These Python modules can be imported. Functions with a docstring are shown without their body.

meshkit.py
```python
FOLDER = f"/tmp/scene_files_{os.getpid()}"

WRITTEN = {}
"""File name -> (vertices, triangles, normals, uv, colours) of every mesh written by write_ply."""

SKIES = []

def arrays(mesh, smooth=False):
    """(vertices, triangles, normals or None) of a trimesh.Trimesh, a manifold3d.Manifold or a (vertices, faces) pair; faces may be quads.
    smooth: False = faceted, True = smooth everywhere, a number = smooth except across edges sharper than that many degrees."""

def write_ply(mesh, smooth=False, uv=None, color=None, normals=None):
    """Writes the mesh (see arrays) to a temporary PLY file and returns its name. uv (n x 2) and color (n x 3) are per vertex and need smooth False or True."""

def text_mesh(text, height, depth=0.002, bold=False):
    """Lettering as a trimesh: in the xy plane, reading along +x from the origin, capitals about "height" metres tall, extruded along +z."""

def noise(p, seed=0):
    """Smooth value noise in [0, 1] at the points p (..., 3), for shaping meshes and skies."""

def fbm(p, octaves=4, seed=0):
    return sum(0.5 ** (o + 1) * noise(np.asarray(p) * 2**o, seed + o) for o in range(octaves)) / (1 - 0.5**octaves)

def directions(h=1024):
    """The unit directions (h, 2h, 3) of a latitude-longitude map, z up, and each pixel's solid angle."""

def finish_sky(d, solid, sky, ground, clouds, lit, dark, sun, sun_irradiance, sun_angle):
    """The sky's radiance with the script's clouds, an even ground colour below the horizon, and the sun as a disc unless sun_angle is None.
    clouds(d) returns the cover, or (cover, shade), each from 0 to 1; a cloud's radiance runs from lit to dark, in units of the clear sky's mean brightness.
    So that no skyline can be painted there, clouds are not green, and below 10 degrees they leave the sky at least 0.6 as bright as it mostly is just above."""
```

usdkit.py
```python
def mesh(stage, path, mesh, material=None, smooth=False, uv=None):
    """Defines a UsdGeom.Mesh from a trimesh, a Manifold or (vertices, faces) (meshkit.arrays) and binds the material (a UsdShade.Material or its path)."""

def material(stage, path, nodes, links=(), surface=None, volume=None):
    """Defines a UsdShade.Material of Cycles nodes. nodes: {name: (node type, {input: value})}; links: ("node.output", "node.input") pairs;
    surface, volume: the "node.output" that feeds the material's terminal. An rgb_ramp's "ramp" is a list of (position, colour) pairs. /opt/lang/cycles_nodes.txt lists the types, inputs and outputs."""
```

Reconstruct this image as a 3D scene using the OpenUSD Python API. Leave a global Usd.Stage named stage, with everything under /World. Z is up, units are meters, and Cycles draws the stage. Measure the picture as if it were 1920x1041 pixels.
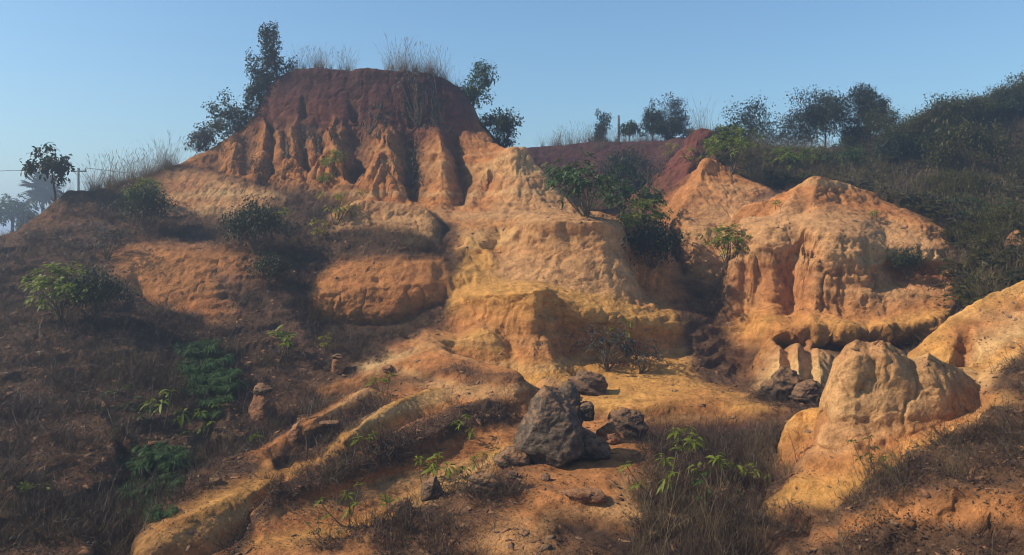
import math, random
import numpy as np, trimesh, usdkit, meshkit
from pxr import Usd, UsdGeom, UsdLux, UsdShade, Gf, Sdf, Vt
from scipy.interpolate import LinearNDInterpolator, NearestNDInterpolator
from scipy.ndimage import gaussian_filter, gaussian_filter1d
import shapely

stage = Usd.Stage.CreateInMemory()
UsdGeom.SetStageUpAxis(stage, UsdGeom.Tokens.z)
UsdGeom.SetStageMetersPerUnit(stage, 1.0)
stage.SetDefaultPrim(UsdGeom.Xform.Define(stage, '/World').GetPrim())
UsdGeom.Scope.Define(stage, '/World/Looks')

# ------------------------------------------------------------------ camera, sky, sun
FPX, HZ = 1500.0, 430.0            # focal length and eye level in the photograph's pixels
cam = UsdGeom.Camera.Define(stage, '/World/camera')
cam.CreateHorizontalApertureAttr(36.0); cam.CreateVerticalApertureAttr(36.0 * 555 / 1024)
cam.CreateFocalLengthAttr(36.0 * FPX / 1920)
cam.CreateVerticalApertureOffsetAttr(-(520.5 - HZ) / 1920 * 36.0)
cam.CreateClippingRangeAttr(Gf.Vec2f(0.1, 5000))
cam.AddTransformOp().Set(Gf.Matrix4d(1, 0, 0, 0, 0, 0, 1, 0, 0, -1, 0, 0, 0, 0, 0, 1))
cam.CreateExposureAttr(0.50)

SUN = np.array([-0.74, -0.13, 0.60]); SUN /= np.linalg.norm(SUN)
sun_el, sun_rot = math.asin(SUN[2]), math.atan2(SUN[0], SUN[1])
sky_m = usdkit.material(stage, '/World/Looks/sky', {
    'sky': ('sky_texture', {'sky_type': 'single_scattering', 'sun_disc': False, 'sun_elevation': sun_el, 'sun_rotation': sun_rot,
                            'altitude': 60.0, 'air_density': 1.25, 'aerosol_density': 0.5, 'ozone_density': 1.5}),
    'tone': ('mix_color', {'blend_type': 'multiply', 'fac': 1.0, 'b': (0.70, 0.93, 1.10), 'use_clamp': False}),
    'bg': ('background_shader', {'strength': 0.095})}, [('sky.color', 'tone.a'), ('tone.result', 'bg.color')], surface='bg.background')
dome = UsdLux.DomeLight.Define(stage, '/World/sky')
UsdShade.MaterialBindingAPI.Apply(dome.GetPrim()).Bind(sky_m)
dome.GetPrim().SetCustomDataByKey('kind', 'structure')
sun = UsdLux.DistantLight.Define(stage, '/World/sun')
sun.CreateNormalizeAttr(True); sun.CreateIntensityAttr(1.25); sun.CreateAngleAttr(0.5); sun.CreateColorAttr(Gf.Vec3f(1.0, 0.88, 0.70))
zc = SUN; xc = np.cross([0, 0, 1], zc); xc /= np.linalg.norm(xc); yc = np.cross(zc, xc)
sun.AddTransformOp().Set(Gf.Matrix4d(*xc, 0, *yc, 0, *zc, 0, 0, 0, 0, 1))

# ------------------------------------------------------------------ small helpers
USED = {}
def numbered(name):
    n = USED.get(name, 0); USED[name] = n + 1
    return name if n == 0 else f'{name}_{n:03d}'
def custom(p, **kw):
    for k, v in kw.items():
        if v: p.SetCustomDataByKey(k, v)
    return p
def noise(p, s=1.0, seed=0): return meshkit.noise(np.asarray(p) * s, seed)
def fbm(p, s=1.0, o=4, seed=0): return meshkit.fbm(np.asarray(p) * s, o, seed)
def xy(px, Y): return (np.asarray(px, float) - 960) * np.asarray(Y, float) / FPX, np.asarray(Y, float)

# ------------------------------------------------------------------ the terrain: surveyed break lines (bearing, height and distance), triangulated in plan
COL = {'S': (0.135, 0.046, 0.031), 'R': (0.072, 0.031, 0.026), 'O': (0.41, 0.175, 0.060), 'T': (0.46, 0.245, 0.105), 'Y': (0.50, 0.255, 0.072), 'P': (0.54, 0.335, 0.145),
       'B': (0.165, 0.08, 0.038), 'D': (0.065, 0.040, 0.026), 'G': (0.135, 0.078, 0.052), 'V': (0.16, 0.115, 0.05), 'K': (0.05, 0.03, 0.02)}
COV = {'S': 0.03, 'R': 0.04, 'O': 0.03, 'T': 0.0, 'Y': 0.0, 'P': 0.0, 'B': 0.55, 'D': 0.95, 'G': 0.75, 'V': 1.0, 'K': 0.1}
PTS = []
def L(code, pts, push=0.0, ero=None):
    """A break line; a point is (bearing px, height px, distance m[, push back m][, code])."""
    out = []
    for p in pts:
        c, ps = code, push
        for e in p[3:]:
            if isinstance(e, str): c = e
            else: ps = e
        x, y = xy(p[0], p[2]); z = (HZ - p[1]) * p[2] / FPX
        y = y - ps
        out.append((x, y, z, *COL[c], COV[c], ps, 1.0 if c in 'TYPORS' else 0.35))
    out = np.array(out)
    for a, b in zip(out[:-1], out[1:]):
        n = max(1, int(np.hypot(*(b - a)[:2]) / (0.010 * 0.5 * (a[1] + b[1])) ))
        t = np.arange(n)[:, None] / n
        PTS.append(a + (b - a) * t)
    PTS.append(out[-1:])
# near ground, path, wash
L('B', [(-700,1300,9.5),(200,1300,9.8),(800,1290,9.8),(1300,1300,9.5),(1800,1400,8.5),(2600,1400,8)])
L('B', [(700,1050,13),(850,1030,13.2)])
L('O', [(960,1010,13.2),(1000,980,13.8),(1010,950,14.6),(990,920,15.4),(1040,900,16),(1100,885,16.6),(1150,860,17.5),(1165,830,18.6),(1150,805,19.6),(1140,780,21)])
L('B', [(760,1040,13.1),(900,985,14),(940,930,15.2),(1020,915,15.7)])
L('B', [(620,1020,13.6),(700,985,14.2),(780,958,14.8),(860,928,15.6),(930,898,16.4),(960,875,17.2),(1000,860,17.8)])
L('Y', [(470,1018,13.95),(540,1014,14.35),(600,1012,14.6),(655,1004,14.8),(725,966,15.6),(800,926,16.5),(870,886,17.5),(930,856,18.3)])
L('O', [(400,1055,12.9),(430,1045,13.1),(560,1040,13.1),(680,1036,13.2)])
L('B', [(380,1100,12.2),(560,1090,12.3),(680,1090,12.3),(1000,1080,12.3)])
# second ridge: foot of its face, rim, crest
L('O', [(520,935,15.0),(590,905,15.2),(650,905,15.9),(720,880,16.8),(790,845,17.5),(850,815,18.3),(900,800,18.9),(950,790,19.6)])
L('B', [(480,955,14.8),(520,915,15.6),(590,880,16.2),(650,858,16.9),(720,826,17.8),(790,790,18.7),(850,762,19.4),(910,752,19.9),(945,760,20.2)])
# main yellow ridge and the gully between
L('Y', [(545,880,16.9),(512,890,16.4),(477,910,15.8),(443,922,15.2),(408,936,14.7),(360,958,14.1),(320,974,13.8),(290,988,13.5),(262,1020,13.0),(240,1060,12.5)])
L('Y', [(500,912,15.8),(443,940,14.9),(400,968,14.2),(360,990,13.7),(310,1020,13.1),(270,1055,12.5)])
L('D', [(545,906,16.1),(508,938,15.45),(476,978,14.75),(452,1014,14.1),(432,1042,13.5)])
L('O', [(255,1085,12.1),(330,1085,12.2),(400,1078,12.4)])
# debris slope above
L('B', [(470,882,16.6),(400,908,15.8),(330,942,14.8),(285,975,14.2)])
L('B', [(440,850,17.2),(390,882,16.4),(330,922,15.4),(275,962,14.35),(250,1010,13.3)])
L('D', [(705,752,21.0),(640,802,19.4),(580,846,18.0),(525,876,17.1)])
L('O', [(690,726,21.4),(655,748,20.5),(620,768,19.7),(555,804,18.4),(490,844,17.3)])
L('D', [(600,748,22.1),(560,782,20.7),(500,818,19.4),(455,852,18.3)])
# green gully and left side
L('V', [(420,715,22.0),(430,800,19.4),(400,800,20),(350,880,17.6),(300,920,16.3),(270,985,14.7),(240,1055,13.1),(220,1150,11.5)])
L('B', [(480,790,20.2),(530,760,21.5),(600,720,23),(675,700,23.6)])
L('G', [(560,680,24.5),(640,676,24.6),(700,664,24.6)])
L('P', [(690,688,24.0),(752,664,24.9)])
L('O', [(598,728,22.8),(675,706,23.3),(750,682,23.9),(800,690,23.2)])
L('B', [(600,754,22.5),(675,732,22.9),(740,712,23.3),(790,708,22.9)])
L('O', [(760,648,25.3),(800,625,26.2),(840,650,25.2)])
# promontory
L('O', [(806,642,25.2),(837,656,24.3),(890,673,23.3),(937,685,22.6),(971,692,22.2)])
L('O', [(850,668,25.6),(900,694,25.1),(960,712,24.8),(1010,716,24.7)])
L('B', [(860,692,22.8),(900,705,22.0),(950,705,21.7),(975,703,21.8)])
L('O', [(985,715,22.2),(1000,745,21.7),(1012,790,20.5),(995,802,19.9)])
L('O', [(925,735,20.9),(960,742,20.9),(985,752,20.8)])
L('O', [(850,706,22.4),(848,738,21.2)])
L('O', [(800,736,22.1),(760,748,21.5),(720,775,20.2)])
L('Y', [(815,726,21.2),(744,750,19.55),(675,797,18.15),(640,834,17.35),(612,850,17.0)])
L('O', [(850,764,20.3),(775,797,19.3),(710,829,18.25),(665,848,17.5)])
# bench, pan and its drip edge
L('O', [(1010,820,19.3),(1060,800,20.3),(1080,770,21.8)])
L('Y', [(1020,735,23.6),(1060,725,24.3),(1150,722,24.6),(1200,715,25),(1290,722,24.6),(1350,735,23.7)])
L('Y', [(1080,712,25.4),(1150,700,26),(1280,700,26)])
L('Y', [(1060,752,22.5),(1130,762,21.9),(1200,764,21.8),(1240,752,22.3),(1320,742,22.9),(1385,762,22.2)])
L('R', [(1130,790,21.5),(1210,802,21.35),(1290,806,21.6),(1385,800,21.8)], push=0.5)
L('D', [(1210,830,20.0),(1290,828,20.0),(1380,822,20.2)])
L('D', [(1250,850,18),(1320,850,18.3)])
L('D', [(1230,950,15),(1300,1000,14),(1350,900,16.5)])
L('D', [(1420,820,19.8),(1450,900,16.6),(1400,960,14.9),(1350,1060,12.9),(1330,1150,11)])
L('O', [(1015,940,14.7),(1090,926,15.1),(1150,930,15.2),(1190,960,14.6)])
L('K', [(1060,990,14.2),(1130,1004,14.0),(1180,1040,13.3),(1190,1120,12)], push=0.2)
L('B', [(1050,1025,13.2),(1085,1060,12.5),(1120,1140,11.4)])
# left hillside
L('B', [(-700,1040,12.3),(-200,1010,13),(0,1041,12.6),(100,1041,12.8),(170,1045,12.9)])
L('B', [(-700,860,15),(-200,880,15),(0,890,15),(60,895,15.3),(120,838,16.6),(190,803,17.4),(235,800,17.5),(258,820,17.2)])
L('D', [(200,975,14.8),(240,915,16.6),(268,880,17.6),(275,850,18.2)])
L('D', [(20,985,13.7),(100,975,14.0),(180,985,14.3)])
L('B', [(90,920,14.9),(170,880,16.0),(220,860,16.6)])
L('G', [(-700,800,17),(-300,800,17),(0,790,17.8),(100,745,19),(200,742,19.5),(280,772,19.3),(340,792,19.4)])
L('G', [(-700,680,20.5),(0,680,20.5),(120,640,22),(250,660,22.3)])
L('D', [(340,700,22),(400,742,21.5)])
L('D', [(420,640,25),(425,690,23),(430,745,21)])
L('G', [(480,600,27),(560,625,26.3)])
L('G', [(-700,560,24.5),(0,560,24.5),(120,530,26),(250,552,26.5),(340,590,26.2)])
L('G', [(430,545,28),(520,565,27.5),(560,600,27)])
L('O', [(250,495,28.4),(300,478,28.8),(350,475,29.0),(420,488,28.9)])
L('O', [(270,570,26.9),(320,580,26.8),(400,575,27.2)])
L('G', [(-700,500,28),(-300,480,28),(0,470,28),(60,430,30),(150,440,30),(250,432,31),(350,440,31.5)])
L('D', [(450,432,32),(550,432,32.5),(630,450,31)])
L('B', [(-700,560,30),(-400,520,29),(-200,490,29),(0,452,30),(60,410,31.5),(110,372,33),(130,358,33.5),(180,356,34),(240,340,35),(290,322,36.5),(345,303,38.3)])
L('G', [(-700,640,36),(-200,560,36),(0,510,36),(130,430,40),(300,400,44),(430,330,45)])
L('T', [(310,337,36),(380,333,36.1),(440,350,35.5),(505,372,34.5)])
L('T', [(300,385,34),(380,393,33.5),(450,390,33.6),(505,380,34.1)])
L('B', [(380,312,37.3),(450,333,36.5),(520,354,35.8)])
L('G', [(250,405,33),(400,412,33)])
# the butte
L('O', [(360,302,38.2),(420,325,37.4),(480,338,36.9),(540,346,36.5),(600,351,36.2),(650,362,35.7),(690,376,35),(760,382,34.7),(830,389,34.6),(868,396,34.1)])
L('D', [(560,372,34.8),(620,395,33.7)])
L('D', [(520,400,33.8),(600,410,33.0)])
L('S', [(480,212,40.8),(560,212,40.0),(640,215,39.7),(720,225,39.4),(800,235,39.3),(870,238,39.8),(905,242,40.4)])
L('R', [(484,203,41.3),(500,165,41.25),(520,146,41.1),(555,129,40.9),(600,127,40.6),(640,131,40.5),(655,134,40.5),(680,126,40.2),(710,130,40.1),(740,133,40.0),(790,133,40),(830,144,40.3),(860,162,40.6),(885,192,40.9),(898,218,41.2),(908,240,41.2)])
L('R', [(520,170,40.85),(600,160,40.35),(680,160,40.0),(760,165,39.75),(840,180,40.2)])
L('R', [(505,170,43.5),(560,133,44),(700,133,44),(820,152,44),(890,215,43.5)])
L('G', [(480,210,47),(560,150,48),(700,150,48),(850,170,48),(930,260,46)])
L('B', [(470,300,54),(700,300,54),(930,300,54)])
L('O', [(345,303,38.4),(400,275,39.6),(440,250,40.4),(470,225,41)])
L('B', [(390,340,44),(440,310,45),(475,260,46)])
L('O', [(905,247,40.6),(930,268,39.6),(940,273,38.5),(955,278,36.6)])
L('B', [(950,300,44),(960,310,41)])
for crest in ([(500,230,39.8),(490,280,37.9),(482,322,36.6)], [(522,240,39.5),(525,290,37.5),(530,335,36.1)], [(545,240,39.3),(552,290,37.2),(565,338,35.9)],
              [(609,238,38.9),(632,285,36.6),(650,335,35.3)], [(722,254,38.0),(705,305,36.0),(695,362,34.6)], [(722,254,38.0),(742,310,36.2),(750,360,35.0)],
              [(826,257,38.1),(832,310,36.2),(828,378,34.4)], [(868,260,39.0),(885,300,37.8),(905,315,37.0)], [(440,268,39.1),(425,300,37.8)], [(585,250,39.0),(580,300,37.4),(590,340,36.0)]):
    L('O', crest)
for gully in ([(508,250,40.3),(512,325,37.6)], [(533,250,40.0),(545,330,37.5)], [(570,245,40.1),(572,300,38.6),(580,345,37.1)], [(600,262,39.6),(610,320,37.6)],
              [(662,255,39.8),(674,305,38.1),(668,350,36.9)], [(768,255,39.8),(775,325,37.8),(768,375,35.9)], [(850,280,39.4),(866,345,37.3),(872,386,35.2)], [(460,270,39.9),(462,325,37.8)], [(402,300,39.0),(405,322,38.0)]):
    L('B', gully)
# cone
L('T', [(957,277,35.8),(970,276,35.7),(985,277,35.8)])
L('T', [(965,282,35.4),(968,330,34.6),(962,388,33.3)])
L('T', [(985,277,35.8),(1000,300,35.7),(1025,335,35.3),(1060,375,34.7),(1092,399,34.1),(1110,408,33.5)])
L('B', [(960,374,40),(1000,376,40),(1030,385,39.5),(1100,400,38)])
L('T', [(957,277,35.9),(930,302,36.1),(900,337,35.9),(880,370,35),(868,394,34.2)])
L('O', [(920,345,36.0),(900,385,34.6)])
L('T', [(1000,330,35.0),(1010,392,33.2)])
L('T', [(870,399,33.3),(920,400,33),(975,398,32.8),(1040,397,32.9),(1092,403,33.2)])
L('T', [(820,402,33.0),(850,405,33),(920,408,32),(980,405,31.5)])
# slab mass left of the bowl
L('T', [(650,382,32.2),(670,374,32.4),(720,378,32.2),(770,382,32),(800,392,31.8),(818,410,31.6)])
L('O', [(720,392,33.5),(800,397,33.3),(650,400,33.3)])
L('T', [(642,420,31.8),(700,415,31.7),(760,420,31.5),(808,435,31.2)])
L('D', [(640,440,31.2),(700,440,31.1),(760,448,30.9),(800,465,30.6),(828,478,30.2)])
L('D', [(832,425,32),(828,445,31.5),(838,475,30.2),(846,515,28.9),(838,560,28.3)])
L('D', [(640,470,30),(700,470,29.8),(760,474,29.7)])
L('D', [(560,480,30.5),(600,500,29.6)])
# centre-left cliff
L('O', [(640,500,29.3),(705,493,29.2),(768,490,29.1),(823,493,29)])
L('O', [(583,552,28.2),(640,556,28),(720,550,28),(800,540,28.2),(832,533,28.5)])
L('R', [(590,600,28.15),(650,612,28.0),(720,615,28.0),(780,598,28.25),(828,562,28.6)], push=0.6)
L('D', [(572,550,28.6),(575,600,27.6)])
L('G', [(600,640,26.3),(680,650,25.8),(760,630,26.4)])
# bowl left of the table
L('O', [(862,470,30.5),(870,440,31.0),(893,426,31.3),(920,445,30.8),(930,470,30.3)])
L('Y', [(880,450,30.4),(905,465,30.0)])
L('O', [(850,415,32.4),(900,418,32.0),(930,420,31.8),(965,425,31.3)])
L('Y', [(940,450,31),(900,485,29.9),(870,505,29.2)])
L('Y', [(860,510,28.9),(890,500,29.1)])
# ledge
L('Y', [(860,535,28.9),(880,530,28.7),(950,535,28),(1000,530,28),(1040,535,27.8)])
L('Y', [(845,572,28),(860,553,27.8),(900,550,27.2),(950,550,26.6),(985,548,26.2),(1025,545,26.2),(1042,553,26.5),(1090,570,26.6),(1150,585,26.7),(1200,592,27),(1240,600,27.5),(1275,606,28.2)])
L('O', [(880,602,27.3),(930,592,27.0)], push=0.6)
L('O', [(980,605,26.2),(1022,605,26.2)], push=0.28)
L('Y', [(855,640,25.9),(900,628,25.9),(940,612,26.0),(958,598,26.05)])
L('O', [(870,664,25.6),(920,688,25.2),(955,705,24.95)])
L('O', [(975,650,25.6),(1000,640,25.5),(1030,650,25.5)])
L('Y', [(965,715,24.6),(1000,703,24.7),(1050,700,24.9),(1080,710,24.9)])
L('O', [(1048,590,26.95),(1090,605,27.05),(1150,618,27.15),(1200,625,27.4)], push=0.8)
L('O', [(1060,662,26.75),(1090,668,26.85),(1150,672,26.95),(1230,662,27.5),(1260,650,28.1)], push=0.75)
L('Y', [(1060,690,25.7),(1110,700,25.9)])
L('O', [(1100,552,27.8),(1160,562,28),(1220,582,28.5)])
# table mass
L('T', [(975,432,30.2),(985,418,30.0),(1000,410,29.8),(1045,408,29.4),(1090,408,29.3),(1130,413,29.3),(1160,420,29.6),(1175,430,30.2),(1178,445,30.6)])
L('T', [(1000,403,31.5),(1090,403,32),(1150,410,31.8),(1172,422,31.2)])
L('O', [(1000,440,29.75),(1045,440,29.42),(1090,440,29.36),(1130,444,29.36),(1165,458,29.8)], push=0.42)
L('T', [(985,520,28.4),(1040,530,28),(1100,540,28.1),(1150,540,28.3),(1190,540,28.8)])
L('T', [(1010,475,29.0),(1090,470,28.75),(1140,472,28.75),(1180,480,29.5),(1196,520,29.3),(1205,560,29.0)])
L('Y', [(970,450,29.9),(940,490,29.4),(910,515,29.0)])
L('O', [(1196,500,31.0),(1215,503,30.9),(1242,514,31.0)])
L('O', [(1200,545,30.6),(1242,558,30.4)])
L('G', [(1290,600,29),(1300,660,27.5),(1340,700,26.5)])
L('G', [(1180,480,33),(1200,470,34)])
# dark red cliff behind
L('R', [(935,290,53),(990,276,54),(1050,272,54),(1110,265,54),(1180,266,53),(1250,262,52),(1275,255,51)])
L('R', [(1000,390,49),(1060,385,49),(1120,375,49),(1200,370,48),(1240,350,47)])
L('R', [(1030,330,51.6),(1110,325,51.2),(1200,320,50.5)])
L('G', [(700,310,62),(935,285,62),(1110,285,62),(1300,285,62)])
L('B', [(1080,400,44),(1150,400,43),(1200,420,40),(1240,480,35),(1290,540,32),(1340,600,30),(1370,650,28.5),(1400,695,27.5),(1400,742,24.5)])
# red spire, second and third peaks
L('S', [(1275,283,42.2),(1290,252,42),(1310,238,42),(1330,240,42),(1342,262,42),(1352,290,42)])
L('S', [(1270,290,41.6),(1250,330,41),(1225,365,40),(1205,400,39),(1200,425,37.5)])
L('S', [(1300,290,40.4),(1285,330,39.4)])
L('R', [(1290,300,45),(1330,300,46),(1370,305,46)])
L('O', [(1262,380,38.0),(1285,343,38.0),(1302,316,37.9),(1317,301,37.8),(1330,296,37.7),(1344,301,37.8),(1366,314,37.7),(1392,328,37.5),(1428,346,37)])
L('B', [(1300,330,40),(1340,330,39.8),(1400,350,39.8),(1450,350,39)])
L('O', [(1322,300,37.5),(1305,350,36.4),(1270,392,34.8),(1248,432,33.4)])
L('T', [(1335,400,34.8),(1345,430,33.9)])
L('T', [(1390,390,35.3),(1380,425,34.0)])
L('O', [(1225,420,35.5),(1232,445,34.5)])
L('T', [(1255,440,33.0),(1280,428,33.2),(1320,423,33.2),(1355,432,33.2),(1375,450,32.8)])
L('T', [(1262,478,32.4),(1300,490,32.2),(1340,490,32.1),(1385,480,32)])
L('O', [(1395,382,33.2),(1430,374,33),(1470,359,32.8),(1500,343,32.3),(1522,328,32),(1548,329,32.2),(1580,342,32.8),(1640,360,33.5)])
L('G', [(1440,365,36.5),(1500,360,36),(1600,365,36),(1660,380,35)])
L('O', [(1388,400,33),(1440,405,32.3)])
L('O', [(1528,332,31.9),(1526,365,31.2),(1510,398,30.4)])
L('O', [(1575,380,31.6),(1610,390,31.5)])
L('T', [(1400,425,30.8),(1440,412,30.5),(1490,404,30.3)])
L('T', [(1398,450,29.9),(1420,462,29.45),(1445,468,29.25),(1480,463,29.1),(1492,456,29.4)], push=-0.28)
L('B', [(1507,400,30.7),(1499,430,30.2),(1493,462,29.9)])
L('T', [(1516,404,29.9),(1530,420,29.4),(1512,442,29.0),(1560,447,28.75),(1610,450,28.8)])
L('T', [(1512,468,28.4),(1560,484,28.15),(1600,484,28.25),(1623,468,28.7)], push=-0.3)
L('O', [(1405,500,29.9),(1440,492,29.9),(1490,490,29.9)], push=0.95)
L('T', [(1452,525,29.25),(1458,575,28.85),(1440,612,28.5)], push=0.5)
L('O', [(1488,530,29.9),(1483,575,29.3)], push=1.25)
L('O', [(1408,535,29.8),(1412,585,29.4)], push=0.95)
L('T', [(1560,506,28.75),(1600,506,28.75)], push=0.55)
L('T', [(1530,500,28.5),(1512,540,28.1),(1502,588,27.7)], push=0.35)
L('T', [(1570,535,28.1),(1610,535,28.1),(1650,545,28.0),(1700,560,28.0)], push=0.15)
L('Y', [(1445,630,26.8),(1480,616,26.6),(1530,618,26.4),(1600,614,26.4),(1660,610,26.5),(1740,600,26.8),(1770,600,27.0)])
L('Y', [(1460,612,27.4),(1490,600,27.2),(1560,598,27.2)])
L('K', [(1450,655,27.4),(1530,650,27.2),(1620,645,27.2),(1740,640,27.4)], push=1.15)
L('O', [(1690,400,31.5),(1730,420,30.8),(1757,450,30),(1767,490,29.6)])
L('O', [(1650,374,33.2),(1665,385,32.6)])
L('T', [(1640,465,29.6),(1700,478,29.5),(1750,482,29.5)])
L('D', [(1640,508,29.8),(1700,520,29.6),(1750,515,29.6)], push=0.75)
L('T', [(1745,512,28.7),(1765,508,28.6),(1792,514,28.6)])
L('O', [(1750,550,28.2),(1802,555,28.1)])
L('D', [(1660,592,27.5),(1710,570,27.7),(1780,575,27.8)])
# pale mound under the lip
L('D', [(1440,740,23.4),(1480,745,23.2),(1550,760,22.8)])
# pale pillar in the right foreground
L('P', [(1551,700,16.1),(1570,660,16.05),(1600,635,15.95),(1630,640,15.95),(1660,631,15.95),(1690,655,16.05),(1705,672,16.25),(1735,660,16.25),(1760,672,16.35),(1800,690,16.5),(1835,718,16.7)])
L('P', [(1575,680,16.35),(1605,650,16.5),(1660,645,16.5),(1700,680,16.7),(1760,685,16.8)])
L('P', [(1560,720,15.75),(1600,700,15.6),(1660,700,15.6),(1740,720,15.9)])
L('P', [(1565,760,15.72),(1610,760,15.58),(1680,755,15.6),(1760,745,15.85)])
L('P', [(1590,650,15.85),(1588,740,15.6),(1570,840,15.3)])
L('T', [(1655,650,15.85),(1665,740,15.55),(1660,800,15.4)])
L('O', [(1625,660,15.92),(1632,740,15.72),(1625,800,15.5)])
L('O', [(1705,690,16.1),(1712,760,15.8)])
L('T', [(1540,872,15.1),(1590,852,15.2),(1640,834,15.25),(1700,815,15.4),(1780,790,15.65),(1840,752,16.1)])
L('P', [(1546,770,15.9),(1537,830,15.5),(1510,870,15.2)])
L('Y', [(1480,930,14.4),(1560,925,14.2),(1610,908,14.1)])
L('B', [(1480,965,13.9),(1560,955,13.8),(1620,918,13.9)])
L('B', [(1490,850,18.6),(1560,810,18),(1600,805,18),(1700,780,18.5),(1800,750,19)])
L('Y', [(1470,800,17.3),(1490,775,17.4),(1520,764,17.4),(1545,762,17.3)])
L('O', [(1465,848,16.9),(1500,850,16.5),(1530,845,16.2)])
L('B', [(1500,770,21.5),(1600,750,22)])
L('D', [(1500,730,24.2),(1650,690,25.3),(1750,670,25.6)])
# right middle mass
L('Y', [(1742,645,20),(1765,608,20.2),(1800,583,20.5),(1850,553,20.8),(1920,526,21),(2050,500,21),(2600,480,21)])
L('Y', [(1760,655,19.65),(1790,690,18.9),(1850,690,18.6),(1920,645,18.7),(2050,600,18.7)])
L('O', [(1790,620,19.8),(1850,600,20.0),(1920,580,20.2)])
L('P', [(1840,660,18.9),(1920,625,19.0)])
L('D', [(1740,660,23.5),(1800,617,24),(1920,590,24),(2100,570,24)])
# right foreground slope
L('D', [(1870,722,16.2),(1920,690,16),(2100,660,16),(2600,650,15)])
L('B', [(1820,800,14.3),(1860,770,14.6),(1920,745,14.7),(2100,700,14)])
L('D', [(1640,892,13.7),(1690,866,13.8),(1750,832,14)])
L('D', [(1850,820,13.8),(1950,800,13.6),(2300,780,13.2)])
L('D', [(1610,932,13.1),(1700,892,13.2),(1780,887,13),(1850,880,12.8),(1920,872,12.6),(2100,850,12.5),(2600,850,12)])
L('B', [(1600,1050,12.5),(1700,1060,12.3),(1800,1080,12.1),(1920,1100,11.8),(2100,1100,11.8),(2600,1100,11.5)])
L('B', [(1500,1000,13.6),(1450,1041,13),(1430,1120,11.8)])
# wooded hill on the right
L('G', [(1380,290,48),(1450,296,48),(1560,296,47),(1620,277,46.5),(1700,252,46),(1800,217,46),(1920,187,47),(2100,165,48),(2600,150,48)])
L('G', [(1380,300,56),(1560,300,56),(1700,270,56),(1920,215,56),(2600,190,56)])
L('R', [(1640,300,44),(1720,285,43.5),(1800,270,43),(1900,265,43),(2100,250,43),(2600,240,43)])
L('R', [(1640,330,42.5),(1720,340,41.5),(1800,345,40.5),(1900,332,40.5),(2100,330,40),(2600,330,40)])
L('V', [(1680,372,37),(1760,400,34),(1850,390,34),(1950,370,34),(2600,350,34)])
L('V', [(1800,440,31.5),(1850,430,31.5)])
L('V', [(1800,490,29.8),(1850,470,30),(1920,430,30),(2100,400,30),(2600,400,30)])
L('V', [(1810,540,27.5),(1870,520,27),(1920,482,27),(2100,450,27),(2600,450,27)])
L('D', [(1840,572,25),(1920,555,25),(2600,540,25)])
L('G', [(-700,470,70),(300,450,70),(700,320,70),(1400,310,70),(2600,220,70)])
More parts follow.
